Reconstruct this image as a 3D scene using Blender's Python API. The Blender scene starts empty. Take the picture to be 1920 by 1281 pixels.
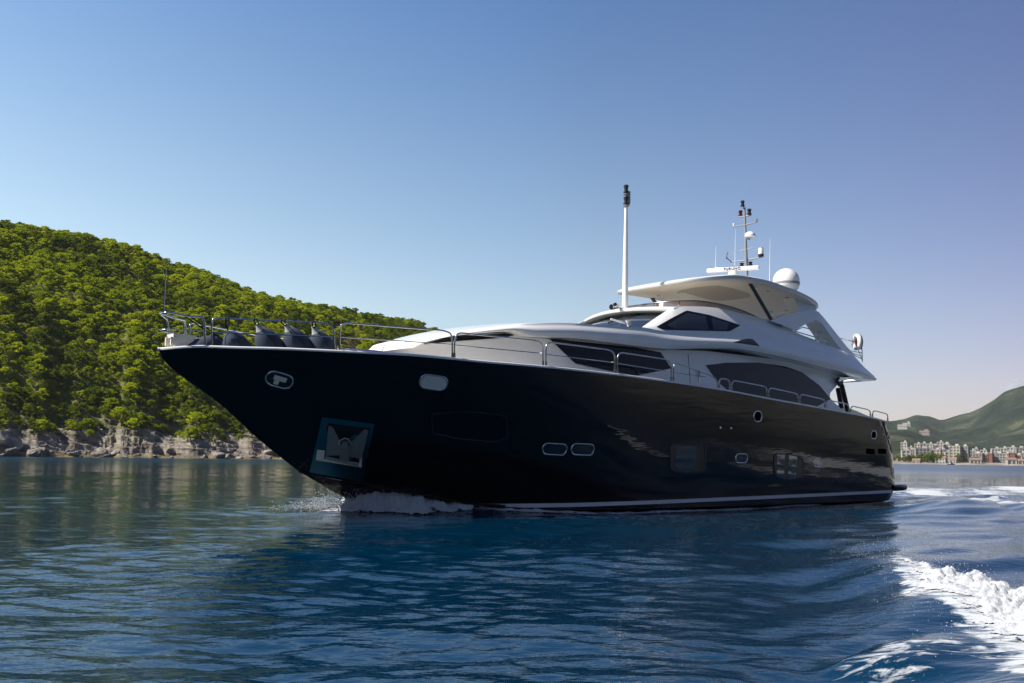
import bpy, bmesh, math, random
import numpy as np
from mathutils import Vector, Matrix
from mathutils.bvhtree import BVHTree
random.seed(7); rng = np.random.default_rng(11)
S = bpy.context.scene
COL = S.collection
# ------------------------------------------------------------------ camera
W, H = 1920.0, 1281.0
F = 1900.0
PHI = math.radians(49.3)
CAMH = 1.66
ROLL = math.atan(.0130)
PITCH = math.atan((848 + .0130*760 - 640.5)/F)
fw = Vector((0, math.cos(PITCH), math.sin(PITCH)))
up0 = Vector((0, -math.sin(PITCH), math.cos(PITCH)))
rt0 = Vector((1, 0, 0))
rt = rt0*math.cos(ROLL) + up0*math.sin(ROLL)
up = up0*math.cos(ROLL) - rt0*math.sin(ROLL)
CAM = Vector((0, 0, CAMH))
cd = bpy.data.cameras.new('camera'); cam = bpy.data.objects.new('camera', cd); COL.objects.link(cam)
M = Matrix((rt, up, -fw)).transposed().to_4x4(); M.translation = CAM
cam.matrix_world = M
cd.sensor_width = 36; cd.lens = F/W*36; cd.clip_start = .2; cd.clip_end = 30000
S.camera = cam
# ------------------------------------------------------------------ light
SUN_EL, SUN_AZ = math.radians(44), math.radians(-104)     # azimuth clockwise from +Y
w = bpy.data.worlds.new("World"); S.world = w; w.use_nodes = True
nt = w.node_tree; bg = nt.nodes['Background']
sky = nt.nodes.new('ShaderNodeTexSky'); sky.sky_type = 'NISHITA'; sky.sun_disc = False
sky.sun_elevation = SUN_EL; sky.sun_rotation = SUN_AZ % (2*math.pi)
sky.air_density = 1.0; sky.dust_density = .6; sky.ozone_density = 1.4
hs = nt.nodes.new('ShaderNodeHueSaturation'); hs.inputs['Saturation'].default_value = 1.2; nt.links.new(sky.outputs[0], hs.inputs['Color'])
tcw = nt.nodes.new('ShaderNodeTexCoord'); sxw = nt.nodes.new('ShaderNodeSeparateXYZ'); nt.links.new(tcw.outputs['Generated'], sxw.inputs[0])
mpw = nt.nodes.new('ShaderNodeMapRange'); mpw.inputs['From Min'].default_value = -.5; mpw.inputs['From Max'].default_value = .5; nt.links.new(sxw.outputs[0], mpw.inputs[0])
crw = nt.nodes.new('ShaderNodeValToRGB'); nt.links.new(mpw.outputs[0], crw.inputs[0])
el_ = crw.color_ramp.elements; el_[0].position = .05; el_[0].color = (1.36, 1.25, 1.22, 1); el_[1].position = .95; el_[1].color = (.63, .47, .54, 1)
e2 = el_.new(.5); e2.color = (.92, .90, .99, 1)
mxs = nt.nodes.new('ShaderNodeMix'); mxs.data_type = 'RGBA'; mxs.blend_type = 'MULTIPLY'; mxs.inputs[0].default_value = 1
nt.links.new(hs.outputs[0], mxs.inputs[6]); nt.links.new(crw.outputs[0], mxs.inputs[7])
crz = nt.nodes.new('ShaderNodeValToRGB'); nt.links.new(sxw.outputs[2], crz.inputs[0]); ez_ = crz.color_ramp.elements   # haze low in the sky
ez_[0].position = 0; ez_[0].color = (.56, .63, .68, 1); ez_[1].position = .46; ez_[1].color = (.66, .70, .71, 1)
for p_, c_ in ((.14, (1.0, .87, .71)), (.27, (.94, .83, .70))): q_ = ez_.new(p_); q_.color = (*c_, 1)
mxz = nt.nodes.new('ShaderNodeMix'); mxz.data_type = 'RGBA'; mxz.blend_type = 'MULTIPLY'; mxz.inputs[0].default_value = 1
mpx = nt.nodes.new('ShaderNodeMapRange'); mpx.inputs['From Min'].default_value = .08; mpx.inputs['From Max'].default_value = .44; mpx.inputs['To Min'].default_value = 1; mpx.inputs['To Max'].default_value = .3; nt.links.new(sxw.outputs[0], mpx.inputs[0]); nt.links.new(mpx.outputs[0], mxz.inputs[0])
nt.links.new(mxs.outputs[2], mxz.inputs[6]); nt.links.new(crz.outputs[0], mxz.inputs[7])
mpy = nt.nodes.new('ShaderNodeMapRange'); mpy.inputs['From Min'].default_value = -.25; mpy.inputs['From Max'].default_value = .45; mpy.inputs['To Min'].default_value = .55; nt.links.new(sxw.outputs[1], mpy.inputs[0])   # sky dimmed behind the camera to hold the shaded side down
mxy = nt.nodes.new('ShaderNodeVectorMath'); mxy.operation = 'SCALE'; nt.links.new(mxz.outputs[2], mxy.inputs[0]); nt.links.new(mpy.outputs[0], mxy.inputs['Scale'])
nt.links.new(mxy.outputs[0], bg.inputs[0]); bg.inputs[1].default_value = .15
sd = Vector((math.sin(SUN_AZ)*math.cos(SUN_EL), math.cos(SUN_AZ)*math.cos(SUN_EL), math.sin(SUN_EL)))
sl = bpy.data.lights.new('sun', 'SUN'); sl.energy = 4.8; sl.angle = math.radians(.5); sl.color = (1, .95, .86)
so = bpy.data.objects.new('sun', sl); COL.objects.link(so); so.rotation_euler = sd.to_track_quat('Z', 'Y').to_euler()
so.location = (-60, 60, 80)
S.view_settings.view_transform = 'Standard'; S.view_settings.look = 'None'
S.cycles.volume_bounces = 3
S.view_settings.exposure = .5; S.view_settings.gamma = 1
# ------------------------------------------------------------------ helpers
def ray(px, py):
    return fw + rt*((px - W/2)/F) + up*((H/2 - py)/F)
AX = Vector((math.sin(PHI), math.cos(PHI), 0)); PT = Vector((math.cos(PHI), -math.sin(PHI), 0))
_d = ray(297, 655); _t = (4.33 - CAMH)/_d.z; _T = CAM + _d*_t
O = Vector((_T.x, _T.y, 0))
def toL(p): q = p - O; return Vector((q.dot(AX), -q.dot(PT), q.z))
CL = toL(CAM)
def rayL(px, py):
    d = ray(px, py); return Vector((d.dot(AX), -d.dot(PT), d.z))
def pix(px, py, v):
    """picture point on the boat's longitudinal plane at half-breadth v -> (u, v, w)"""
    d = rayL(px, py); t = (-v - CL.y)/d.y
    p = CL + d*t; return (p.x, v, p.z)
def pixf(px, py, vf):
    v = 3.0
    for _ in range(60):
        u, _, z = pix(px, py, v); v += .6*(vf(u) - v)
    return pix(px, py, v)
def loc(u, v, w): return Vector((u, -v, w))
def cast(px, py, bvh, off=.0, side=1):
    d = rayL(px, py).normalized()
    h = bvh.ray_cast(CL, d)
    if h[0] is None: return None
    n = h[1]
    if n.dot(d) > 0: n = -n
    return h[0] + n*off, n
def lerp(a, b, t): return a + (b - a)*t
def tab(T, x):
    if x <= T[0][0]: return T[0][1]
    for (a, fa), (b, fb) in zip(T, T[1:]):
        if x <= b: return fa + (fb - fa)*(x - a)/(b - a)
    return T[-1][1]
def smtab(T, x):
    xs = [p[0] for p in T]; ys = [p[1] for p in T]
    if x <= xs[0]: return ys[0]
    if x >= xs[-1]: return ys[-1]
    n = len(xs); m = []
    for i in range(n):
        if i == 0: m.append((ys[1]-ys[0])/(xs[1]-xs[0]))
        elif i == n-1: m.append((ys[-1]-ys[-2])/(xs[-1]-xs[-2]))
        else:
            a = (ys[i]-ys[i-1])/(xs[i]-xs[i-1]); b = (ys[i+1]-ys[i])/(xs[i+1]-xs[i])
            m.append(0 if a*b <= 0 else 2*a*b/(a+b))
    for i in range(n-1):
        if x <= xs[i+1]:
            h = xs[i+1]-xs[i]; t = (x-xs[i])/h
            return (2*t**3-3*t*t+1)*ys[i]+(t**3-2*t*t+t)*h*m[i]+(-2*t**3+3*t*t)*ys[i+1]+(t**3-t*t)*h*m[i+1]
def cr(pts, n):
    """Catmull-Rom through points (any dimension), n samples spaced by arc length"""
    P = np.array([list(p) for p in pts], float)
    P = np.vstack([2*P[0]-P[1], P, 2*P[-1]-P[-2]])
    out = []
    for i in range(1, len(P)-2):
        for t in np.linspace(0, 1, 24, endpoint=False):
            p0, p1, p2, p3 = P[i-1:i+3]
            out.append(.5*((2*p1)+(-p0+p2)*t+(2*p0-5*p1+4*p2-p3)*t*t+(-p0+3*p1-3*p2+p3)*t**3))
    out.append(P[-2]); out = np.array(out)
    return arc(out, n)
def arc(P, n):
    P = np.array([list(p) for p in P], float)
    s = np.r_[0, np.cumsum(np.linalg.norm(np.diff(P, axis=0), axis=1))]
    q = np.linspace(0, s[-1], n)
    return np.stack([np.interp(q, s, P[:, k]) for k in range(P.shape[1])], 1)
def tag(o, label=None, cat=None, group=None, kind=None):
    if label: o['label'] = label
    if cat: o['category'] = cat
    if group: o['group'] = group
    if kind: o['kind'] = kind
    return o
def empty(name, l=(0, 0, 0), rz=0, parent=None):
    o = bpy.data.objects.new(name, None); COL.objects.link(o); o.location = l; o.rotation_euler = (0, 0, rz)
    o.empty_display_size = .3
    if parent: o.parent = parent
    return o
def mesh(name, verts, faces, mat, parent=None, smooth=True, weld=False, sharp=None):
    me = bpy.data.meshes.new(name)
    me.from_pydata([tuple(v) for v in verts], [], [tuple(f) for f in faces]); me.validate()
    if weld or sharp is not None:
        bm = bmesh.new(); bm.from_mesh(me)
        bmesh.ops.remove_doubles(bm, verts=bm.verts, dist=.0008)
        bmesh.ops.recalc_face_normals(bm, faces=bm.faces)
        if sharp is not None:
            for e in bm.edges:
                if len(e.link_faces) == 2 and e.calc_face_angle(0) > math.radians(sharp): e.smooth = False
        bm.to_mesh(me); bm.free()
    if smooth:
        me.polygons.foreach_set('use_smooth', [True]*len(me.polygons))
    if isinstance(mat, (list, tuple)):
        for m in mat: me.materials.append(m)
    else: me.materials.append(mat)
    o = bpy.data.objects.new(name, me); COL.objects.link(o)
    if parent: o.parent = parent
    return o
class MB:
    """collects shapes into one mesh"""
    def __init__(s): s.v = []; s.f = []
    def add(s, v, f):
        k = len(s.v); s.v += [tuple(p) for p in v]; s.f += [tuple(i+k for i in q) for q in f]; return s
    def grid(s, rows, closed=False, flip=False):
        n = len(rows[0]); v = [tuple(p) for r in rows for p in r]; f = []
        for i in range(len(rows)-1):
            for j in range(n if closed else n-1):
                j2 = (j+1) % n
                q = (i*n+j, i*n+j2, (i+1)*n+j2, (i+1)*n+j)
                f.append(q[::-1] if flip else q)
        return s.add(v, f)
    def tube(s, pts, r, n=10, cap=True):
        P = [Vector(p) for p in pts]; rows = []; ref = None
        for i, p in enumerate(P):
            d = (P[min(i+1, len(P)-1)] - P[max(i-1, 0)])
            if d.length < 1e-9: d = Vector((0, 0, 1))
            d.normalize()
            if ref is None:
                ref = d.orthogonal().normalized()
            else:
                ref = (ref - d*ref.dot(d))
                ref = ref.normalized() if ref.length > 1e-6 else d.orthogonal().normalized()
            b = d.cross(ref); rr = r[i] if hasattr(r, '__len__') else r
            rows.append([p + (ref*math.cos(a) + b*math.sin(a))*rr for a in [2*math.pi*k/n for k in range(n)]])
        k = len(s.v); s.grid(rows, closed=True)
        if cap:
            s.f.append(tuple(range(k+n-1, k-1, -1))); e = k + n*(len(P)-1); s.f.append(tuple(range(e, e+n)))
        return s
    def box(s, c, size, R=None):
        c = Vector(c); hx, hy, hz = [a/2 for a in size]
        v = [Vector((x, y, z)) for z in (-hz, hz) for y in (-hy, hy) for x in (-hx, hx)]
        if R is not None: v = [R @ p for p in v]
        return s.add([p + c for p in v], [(0, 2, 3, 1), (4, 5, 7, 6), (0, 1, 5, 4), (2, 6, 7, 3), (0, 4, 6, 2), (1, 3, 7, 5)])
    def lathe(s, prof, c, n=24, R=None):
        c = Vector(c); rows = []
        for r, z in prof:
            ring = [Vector((r*math.cos(2*math.pi*k/n), r*math.sin(2*math.pi*k/n), z)) for k in range(n)]
            rows.append([((R @ p) if R is not None else p) + c for p in ring])
        return s.grid(rows, closed=True)
    def prism(s, poly, off):
        """polygon of 3D points extruded by vector off"""
        n = len(poly); off = Vector(off); P = [Vector(p) for p in poly]
        return s.add(P + [p + off for p in P], [tuple(range(n))] + [tuple(range(2*n-1, n-1, -1))] +
                     [(i, i+n, (i+1) % n + n, (i+1) % n) for i in range(n)])
    def mirror(s):
        k = len(s.v); s.v += [(x, -y, z) for x, y, z in s.v]; s.f += [tuple(i+k for i in q)[::-1] for q in s.f]; return s
    def pair(s, name, mat, parent=None, **k):
        """the port piece and its starboard twin, each an object of its own"""
        pa = parent if isinstance(parent, tuple) else (parent, parent)
        a = s.build(name, mat, pa[0], **k)
        m = MB(); m.v = [(x, -y, z) for x, y, z in s.v]; m.f = [tuple(q)[::-1] for q in s.f]
        return a, m.build(name, mat, pa[1], **k)
    def build(s, name, mat, parent=None, smooth=True, sharp=40, weld=True):
        return mesh(name, s.v, s.f, mat, parent, smooth, weld, sharp)
def fillet(pts, r, n=6):
    P = [Vector(p) for p in pts]; out = [P[0]]
    for i in range(1, len(P)-1):
        a, b, c = P[i-1], P[i], P[i+1]
        d1 = (a-b); d2 = (c-b); rr = min(r, d1.length*.45, d2.length*.45)
        p = b + d1.normalized()*rr; q = b + d2.normalized()*rr
        for k in range(n+1):
            t = k/n; out.append(p*(1-t)**2 + b*2*t*(1-t) + q*t*t)
    out.append(P[-1]); return out
# ------------------------------------------------------------------ noise (numpy)
_tab = rng.random(4096)
def _h(ix, iy, iz=0):
    return _tab[(ix*73856093 ^ iy*19349663 ^ iz*83492791) & 4095]
def vnoise(x, y, z=None):
    x = np.asarray(x, float); y = np.asarray(y, float)
    ix = np.floor(x).astype(np.int64); iy = np.floor(y).astype(np.int64)
    fx = x-ix; fy = y-iy; fx = fx*fx*(3-2*fx); fy = fy*fy*(3-2*fy)
    if z is None:
        a = _h(ix, iy); b = _h(ix+1, iy); c = _h(ix, iy+1); d = _h(ix+1, iy+1)
        return ((a+(b-a)*fx) + ((c+(d-c)*fx)-(a+(b-a)*fx))*fy)*2-1
    z = np.asarray(z, float); iz = np.floor(z).astype(np.int64); fz = z-iz; fz = fz*fz*(3-2*fz)
    r = []
    for k in (0, 1):
        a = _h(ix, iy, iz+k); b = _h(ix+1, iy, iz+k); c = _h(ix, iy+1, iz+k); d = _h(ix+1, iy+1, iz+k)
        r.append((a+(b-a)*fx) + ((c+(d-c)*fx)-(a+(b-a)*fx))*fy)
    return (r[0]+(r[1]-r[0])*fz)*2-1
def fbm(x, y, o=4, z=None, g=.5):
    s = 0; a = 1; t = 0
    for k in range(o):
        f = 2.03**k
        s = s + a*vnoise(x*f+17.3*k, y*f-9.1*k, None if z is None else z*f+3.7*k); t += a; a *= g
    return s/t
def sstep(a, b, x):
    t = np.clip((x-a)/(b-a), 0, 1); return t*t*(3-2*t)
# ------------------------------------------------------------------ materials
def mat(name, col, rough=.5, metal=0, spec=.5, coat=0, **kw):
    m = bpy.data.materials.new(name); m.use_nodes = True
    b = m.node_tree.nodes['Principled BSDF']
    b.inputs['Base Color'].default_value = (*col, 1); b.inputs['Roughness'].default_value = rough
    b.inputs['Metallic'].default_value = metal; b.inputs['Specular IOR Level'].default_value = spec
    b.inputs['Coat Weight'].default_value = coat; b.inputs['Coat Roughness'].default_value = .03
    for k, v in kw.items(): b.inputs[k].default_value = v
    return m
def nodes(m): return m.node_tree.nodes, m.node_tree.links, m.node_tree.nodes['Principled BSDF']
def noise_node(m, scale, detail=4, coord='Object', vec=None, rough=.55):
    N, Lk, b = nodes(m)
    t = N.new('ShaderNodeTexNoise'); t.inputs['Scale'].default_value = scale; t.inputs['Detail'].default_value = detail
    t.inputs['Roughness'].default_value = rough
    c = N.new('ShaderNodeTexCoord')
    if vec is not None:
        mp = N.new('ShaderNodeMapping'); mp.inputs['Scale'].default_value = vec
        Lk.new(c.outputs[coord], mp.inputs[0]); Lk.new(mp.outputs[0], t.inputs[0])
    else: Lk.new(c.outputs[coord], t.inputs[0])
    return t
def vary(m, c1, c2, scale, lo=.35, hi=.65, **k):
    N, Lk, b = nodes(m); t = noise_node(m, scale, **k)
    r = N.new('ShaderNodeValToRGB'); r.color_ramp.elements[0].position = lo; r.color_ramp.elements[1].position = hi
    r.color_ramp.elements[0].color = (*c1, 1); r.color_ramp.elements[1].color = (*c2, 1)
    Lk.new(t.outputs[0], r.inputs[0]); Lk.new(r.outputs[0], b.inputs['Base Color']); return r
def bump(m, scale, strength, dist=.01, **k):
    N, Lk, b = nodes(m); t = noise_node(m, scale, **k)
    n = N.new('ShaderNodeBump'); n.inputs['Strength'].default_value = strength; n.inputs['Distance'].default_value = dist
    Lk.new(t.outputs[0], n.inputs['Height']); Lk.new(n.outputs[0], b.inputs['Normal']); return n
M_HULL = mat('black_hull_paint', (.004, .004, .0045), .05, spec=.36); bump(M_HULL, 1.3, .55, .014, vec=(.30, 1, 1.7), detail=3)
M_BOTTOM = mat('brown_antifouling', (.018, .011, .010), .35)
M_WHITE = mat('white_gelcoat', (.80, .79, .77), .22, coat=.4); vary(M_WHITE, (.85, .84, .815), (.89, .88, .86), 1.3)
M_STRIPE = mat('white_boot_stripe', (.78, .79, .82), .3)
M_SOFFIT = mat('soffit_warm_bounce', (.93, .83, .68), .5)  # white soffit; warm bounce off the sunlit decks is put into its colour
M_DECK = mat('cream_side_deck', (.74, .70, .62), .7)
M_FLYDECK = mat('cream_flybridge_deck', (.86, .82, .74), .6)
M_GLASS = mat('black_tinted_glass', (.006, .007, .010), .03, spec=.22)
M_PANE = mat('blue_grey_glass', (.030, .033, .045), .03, spec=.6)
M_SCREEN = mat('windscreen_glass', (.02, .03, .045), .02, spec=.9)
M_CHROME = mat('polished_steel', (.62, .62, .62), .14, 1)
M_DSTEEL = mat('dark_steel', (.10, .10, .11), .3, .8)
M_BLACK = mat('black_plastic', (.012, .012, .013), .4)
M_HOLE = mat('opening_shade', (.0015, .0015, .002), 1, spec=0)  # flat near-black; the shade inside vents and fairleads is put into this colour
M_GREY = mat('grey_plastic', (.25, .26, .27), .45)
M_RED = mat('red_lens', (.10, .006, .010), .2)
M_BLUETXT = mat('navy_lettering', (.01, .015, .06), .4)
M_TEAK = mat('teak_deck', (.28, .18, .10), .6); vary(M_TEAK, (.22, .14, .08), (.33, .22, .13), 3, vec=(.3, 8, 1))
M_NAVY = mat('navy_fabric', (.040, .054, .092), .85); bump(M_NAVY, 60, .25, .004)
M_ROPE = mat('black_rope', (.01, .01, .012), .8)
M_CUSH = mat('indigo_cushion', (.05, .05, .16), .8)
M_PLATE = mat('anchor_plate_sea_tint', (.10, .24, .26), .28, 1); bump(M_PLATE, 2.2, .06, .01)  # steel plate; the sea's teal reflection is put into its base colour
M_SMOKE = mat('smoked_acrylic', (.10, .06, .045), .05, spec=.5, alpha=1) if False else mat('smoked_acrylic', (.11, .065, .05), .06)
_b = M_SMOKE.node_tree.nodes['Principled BSDF']; _b.inputs['Alpha'].default_value = .72

# ================================================================== WATER
def wl_half(u):                              # waterline half breadth of the yacht
    return np.interp(u, (5.8, 6.5, 8, 9.5, 11, 12, 13, 15, 17.2, 20, 31.5), (0, .35, 1.1, 1.73, 2.22, 2.5, 2.78, 3.04, 3.13, 3.13, 3.02))
_wr = np.random.default_rng(5)
WAVES = []
for i in range(70):
    lam = .34*1.062**i; 
    ang = math.radians(-90 + _wr.normal(0, 38) + 12); k = 2*math.pi/lam
    slope = .022 if lam < 1 else .010 if lam < 3 else .005
    WAVES.append((k*math.cos(ang), k*math.sin(ang), slope/k, _wr.random()*6.28, lam))
WAKE = []
for i in range(26):
    lam = .9*1.075**i; ang = math.radians(-52 + _wr.normal(0, 14)); k = 2*math.pi/lam
    WAKE.append((k*math.cos(ang), k*math.sin(ang), .030/k, _wr.random()*6.28, lam))
def boat_uv(x, y):
    X = x - O.x; Y = y - O.y
    return X*AX.x + Y*AX.y, X*PT.x + Y*PT.y
def seg_d(x, y, P):
    """distance to a polyline and the fraction along it"""
    best = np.full(np.shape(x), 1e9); fr = np.zeros(np.shape(x)); sd_ = np.zeros(np.shape(x)); L = 0
    tot = sum(math.dist(a, b) for a, b in zip(P, P[1:]))
    for a, b in zip(P, P[1:]):
        dx, dy = b[0]-a[0], b[1]-a[1]; l = math.hypot(dx, dy)
        t = np.clip(((x-a[0])*dx+(y-a[1])*dy)/l**2, 0, 1); qx = a[0]+t*dx-x; qy = a[1]+t*dy-y
        d = np.hypot(qx, qy); m = d < best
        best = np.where(m, d, best); fr = np.where(m, (L+t*l)/tot, fr); sd_ = np.where(m, np.sign((x-a[0])*dy-(y-a[1])*dx), sd_); L += l
    return best, fr, sd_
def inside(x, y, P):
    c = np.zeros(x.shape, bool); n = len(P)
    for i in range(n):
        (x1, y1), (x2, y2) = P[i], P[(i+1) % n]
        c ^= ((y1 > y) != (y2 > y)) & (x < (x2-x1)*(y-y1)/(y2-y1+1e-12)+x1)
    return c
def wat(px, py):
    d = ray(px, py); t = -CAMH/d.z; p = CAM + d*t; return (p.x, p.y)
CREST = [wat(1640, 1040), wat(1720, 1085), wat(1800, 1120), wat(1880, 1175), wat(1960, 1260), wat(2100, 1400)]
CREST2 = [wat(1560, 1262), wat(1640, 1235), wat(1700, 1215), wat(1760, 1207)]
SW = [wat(1760, 968), wat(1830, 946), wat(1870, 944), wat(1920, 955), wat(2100, 975)]
def wake_mask(x, y):
    # strength of the choppy water to the right of and behind the yacht
    az = np.degrees(np.arctan2(x, y)); r = np.hypot(x, y)
    m = sstep(7, 19, az)*sstep(130, 50, r)
    return m
def waterz(x, y, sp=0.0):
    x = np.asarray(x, float); y = np.asarray(y, float)
    patch_ = .30 + .80*sstep(-.1, .5, fbm(x*.10+3, y*.06, 3))
    wm = wake_mask(x, y); z = np.zeros(x.shape)
    wx = x + .25*fbm(x*.5, y*.5, 2); wy = y + .25*fbm(x*.5+40, y*.5, 2)
    calm = patch_*(1-.5*wm)
    u, v = boat_uv(x, y)
    for kx, ky, a, ph, lam in WAVES:
        att = np.clip((lam - 2.2*sp)/(1.5*sp + 1e-6), 0, 1) if np.ndim(sp) or sp > 0 else 1.0
        p = kx*wx+ky*wy+ph
        z = z + calm*att*a*(np.sin(p) + .22*np.cos(2*p))
    if np.any(wm > 0):
        for kx, ky, a, ph, lam in WAKE:
            att = np.clip((lam - 2.2*sp)/(1.5*sp + 1e-6), 0, 1) if np.ndim(sp) or sp > 0 else 1.0
            z = z + wm*att*a*np.sin(kx*wx+ky*wy+ph)
    d, fr, s_ = seg_d(x, y, CREST)
    z = z + .14*np.exp(-(d/np.where(s_ > 0, .95, .55))**2)*sstep(0, .2, fr)*(1+.25*fbm(x*.7, y*.7, 2)) - .05*np.exp(-((d-1.6)/.9)**2)
    d, fr, s_ = seg_d(x, y, CREST2)
    z = z + .13*np.exp(-(d/np.where(s_ > 0, .8, .25))**2)*sstep(0, .25, fr)*sstep(1, .8, fr)
    d, fr, s_ = seg_d(x, y, SW)
    z = z + .42*np.exp(-(d/1.6)**2)*sstep(0, .25, fr)*(1-.6*fr)
    # bow wave swelling along the hull, with a trough amidships
    hb_ = wl_half(u); dv = np.abs(v) - hb_
    z = z + .20*np.exp(-((u-8.5)/3.2)**2)*np.exp(-np.clip(dv, 0, 9)**2/.9) - .09*np.exp(-((u-19)/5)**2)*np.exp(-np.clip(dv, 0, 9)/3)
    z = z + .10*sstep(30, 33, u)*np.exp(-np.abs(u-36)/6)*np.exp(-(v/4)**2)*(1+1.2*fbm(x*.6, y*.6, 3))
    return z
RR = np.concatenate([np.geomspace(1.2, 5, 22)[:-1], np.geomspace(5, 75, 430)[:-1], np.geomspace(75, 600, 90)[:-1], np.geomspace(600, 14000, 40)])
AA = np.radians(np.concatenate([np.arange(-36, 36, .09), np.arange(36, 324, 4.0)]))
rg, ag = np.meshgrid(RR, AA, indexing='ij'); X = rg*np.sin(ag); Y = rg*np.cos(ag)
sp = np.maximum(np.gradient(RR)[:, None]*np.ones_like(ag), rg*math.radians(.09))
back = (ag > math.radians(36.01)); sp = np.where(back, np.maximum(sp, rg*math.radians(4)), sp)
Z = waterz(X, Y, sp); Z = Z*np.where(rg > 700, 0, 1)
nr, na = rg.shape
co = np.stack([X, Y, Z], -1).reshape(-1, 3)
i, j = np.meshgrid(np.arange(nr-1), np.arange(na), indexing='ij'); j2 = (j+1) % na
fc_ = np.stack([i*na+j, (i+1)*na+j, (i+1)*na+j2, i*na+j2], -1).reshape(-1, 4)
def np_mesh(name, co, fc, m, smooth=True):
    me = bpy.data.meshes.new(name); me.vertices.add(len(co)); me.vertices.foreach_set('co', np.ascontiguousarray(co, np.float32).ravel())
    n = fc.shape[1]; me.loops.add(fc.size); me.loops.foreach_set('vertex_index', fc.astype(np.int32).ravel())
    me.polygons.add(len(fc)); me.polygons.foreach_set('loop_start', np.arange(0, fc.size, n, dtype=np.int32)); me.polygons.foreach_set('loop_total', np.full(len(fc), n, np.int32))
    me.update(calc_edges=True); me.validate()
    if smooth: me.polygons.foreach_set('use_smooth', [True]*len(me.polygons))
    for q in (m if isinstance(m, (list, tuple)) else [m]): me.materials.append(q)
    o = bpy.data.objects.new(name, me); COL.objects.link(o); return o
M_WATER = mat('sea_water', (.0004, .023, .054), .02, spec=.5, IOR=1.37)
N, Lk, b = nodes(M_WATER)
# two scales of ripple finer than the mesh
c = N.new('ShaderNodeTexCoord'); mp_ = N.new('ShaderNodeMapping'); mp_.inputs['Scale'].default_value = (1.0, 1.9, 1); mp_.inputs['Rotation'].default_value = (0, 0, math.radians(8))
Lk.new(c.outputs['Object'], mp_.inputs[0])
n1 = N.new('ShaderNodeTexNoise'); n1.inputs['Scale'].default_value = 4.5; n1.inputs['Detail'].default_value = 3; n1.inputs['Roughness'].default_value = .5
Lk.new(mp_.outputs[0], n1.inputs[0])
bp = N.new('ShaderNodeBump'); bp.inputs['Strength'].default_value = 1; bp.inputs['Distance'].default_value = .011
Lk.new(n1.outputs[0], bp.inputs['Height']); Lk.new(bp.outputs[0], b.inputs['Normal'])
# thin lacy foam on the churned water: real white froth kept where the wake runs (vertex attribute times noise)
u_, v_ = boat_uv(X, Y)
d1, f1, s1 = seg_d(X, Y, CREST)
lace = np.exp(-((d1-1.2)/1.6)**2)*(s1 < 0)*sstep(.1, .4, f1)*.22
d2, f2, s2 = seg_d(X, Y, [wat(1600, 1290), wat(1720, 1240), wat(1900, 1262), wat(2050, 1300)])
lace = np.maximum(lace, np.exp(-(d2/.6)**2)*.80)
d3, f3, s3 = seg_d(X, Y, [wat(1700, 912), wat(1800, 916), wat(1870, 922), wat(1990, 930), wat(2200, 950)])
lace = np.maximum(lace, np.exp(-(d3/9.0)**2)*(.98 + 1.2*fbm(X*.20, Y*.10, 3))*sstep(0, .05, f3))
d4, f4, s4 = seg_d(X, Y, [wat(1693, 924), wat(1760, 928), wat(1850, 918), wat(1960, 914)])
lace = np.maximum(lace, np.exp(-(d4/4.5)**2)*(1.02 + 1.1*fbm(X*.33+5, Y*.16, 4)))
d5, f5, s5 = seg_d(X, Y, SW)
lace = np.maximum(lace, np.exp(-((d5-.3)/1.0)**2)*(s5 > 0)*(.85 + .9*fbm(X*.5, Y*.4, 3)))
hb_ = wl_half(u_); dv = v_-hb_
lace = np.maximum(lace, np.exp(-((dv-.1)/.55)**2)*((u_ > 9) & (u_ < 33))*(1.02 + .8*fbm(u_*.5, v_*.2, 3)))
lace = np.maximum(lace, np.exp(-((dv-1.5-.05*u_)/.7)**2)*((u_ > 22) & (u_ < 42))*(.86 + .8*fbm(u_*.35, v_*.5, 3)))
lace = np.maximum(lace, np.exp(-(v_/3.2)**2)*sstep(32, 34, u_)*np.exp(-(u_-33)/40)*(1.0 + 1.1*fbm(u_*.22, v_*.4, 3)))
def poly_d(x, y, P):
    return seg_d(x, y, P + P[:1])[0]
nearm = (X > 2) & (X < 16) & (Y > 3) & (Y < 22)
FP_ = [wat(*p) for p in ((1690, 1062), (1699, 1100), (1716, 1136), (1776, 1146), (1812, 1178), (1850, 1204), (1884, 1232), (1893, 1290), (2200, 1420), (2200, 1190), (1990, 1142), (1920, 1120), (1850, 1100), (1760, 1079))]
lp_ = np.zeros(X.shape); xn, yn = X[nearm], Y[nearm]; xn, yn = xn + .22*fbm(xn*1.7, yn*1.7, 3) + .10*fbm(xn*6, yn*6, 2), yn + .22*fbm(xn*1.7+30, yn*1.7, 3) + .10*fbm(xn*6+9, yn*6, 2)
lp_[nearm] = np.where(inside(xn, yn, FP_), .9 + .9*sstep(0, .5, poly_d(xn, yn, FP_)), .95*np.exp(-(poly_d(xn, yn, FP_)/.27)**2)); lace = np.maximum(lace, lp_)
lace = np.maximum(lace, .95*np.exp(-(np.maximum(np.abs(v_)-wl_half(u_)-.3, 0)/.5)**2)*sstep(4.4, 5.6, u_)*sstep(15, 9, u_)*(np.abs(v_) > wl_half(u_)-.5))
WATER = np_mesh('water', co, fc_, M_WATER); tag(WATER, kind='structure')
at = WATER.data.attributes.new('froth', 'FLOAT', 'POINT'); at.data.foreach_set('value', lace.astype(np.float32).ravel())
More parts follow.
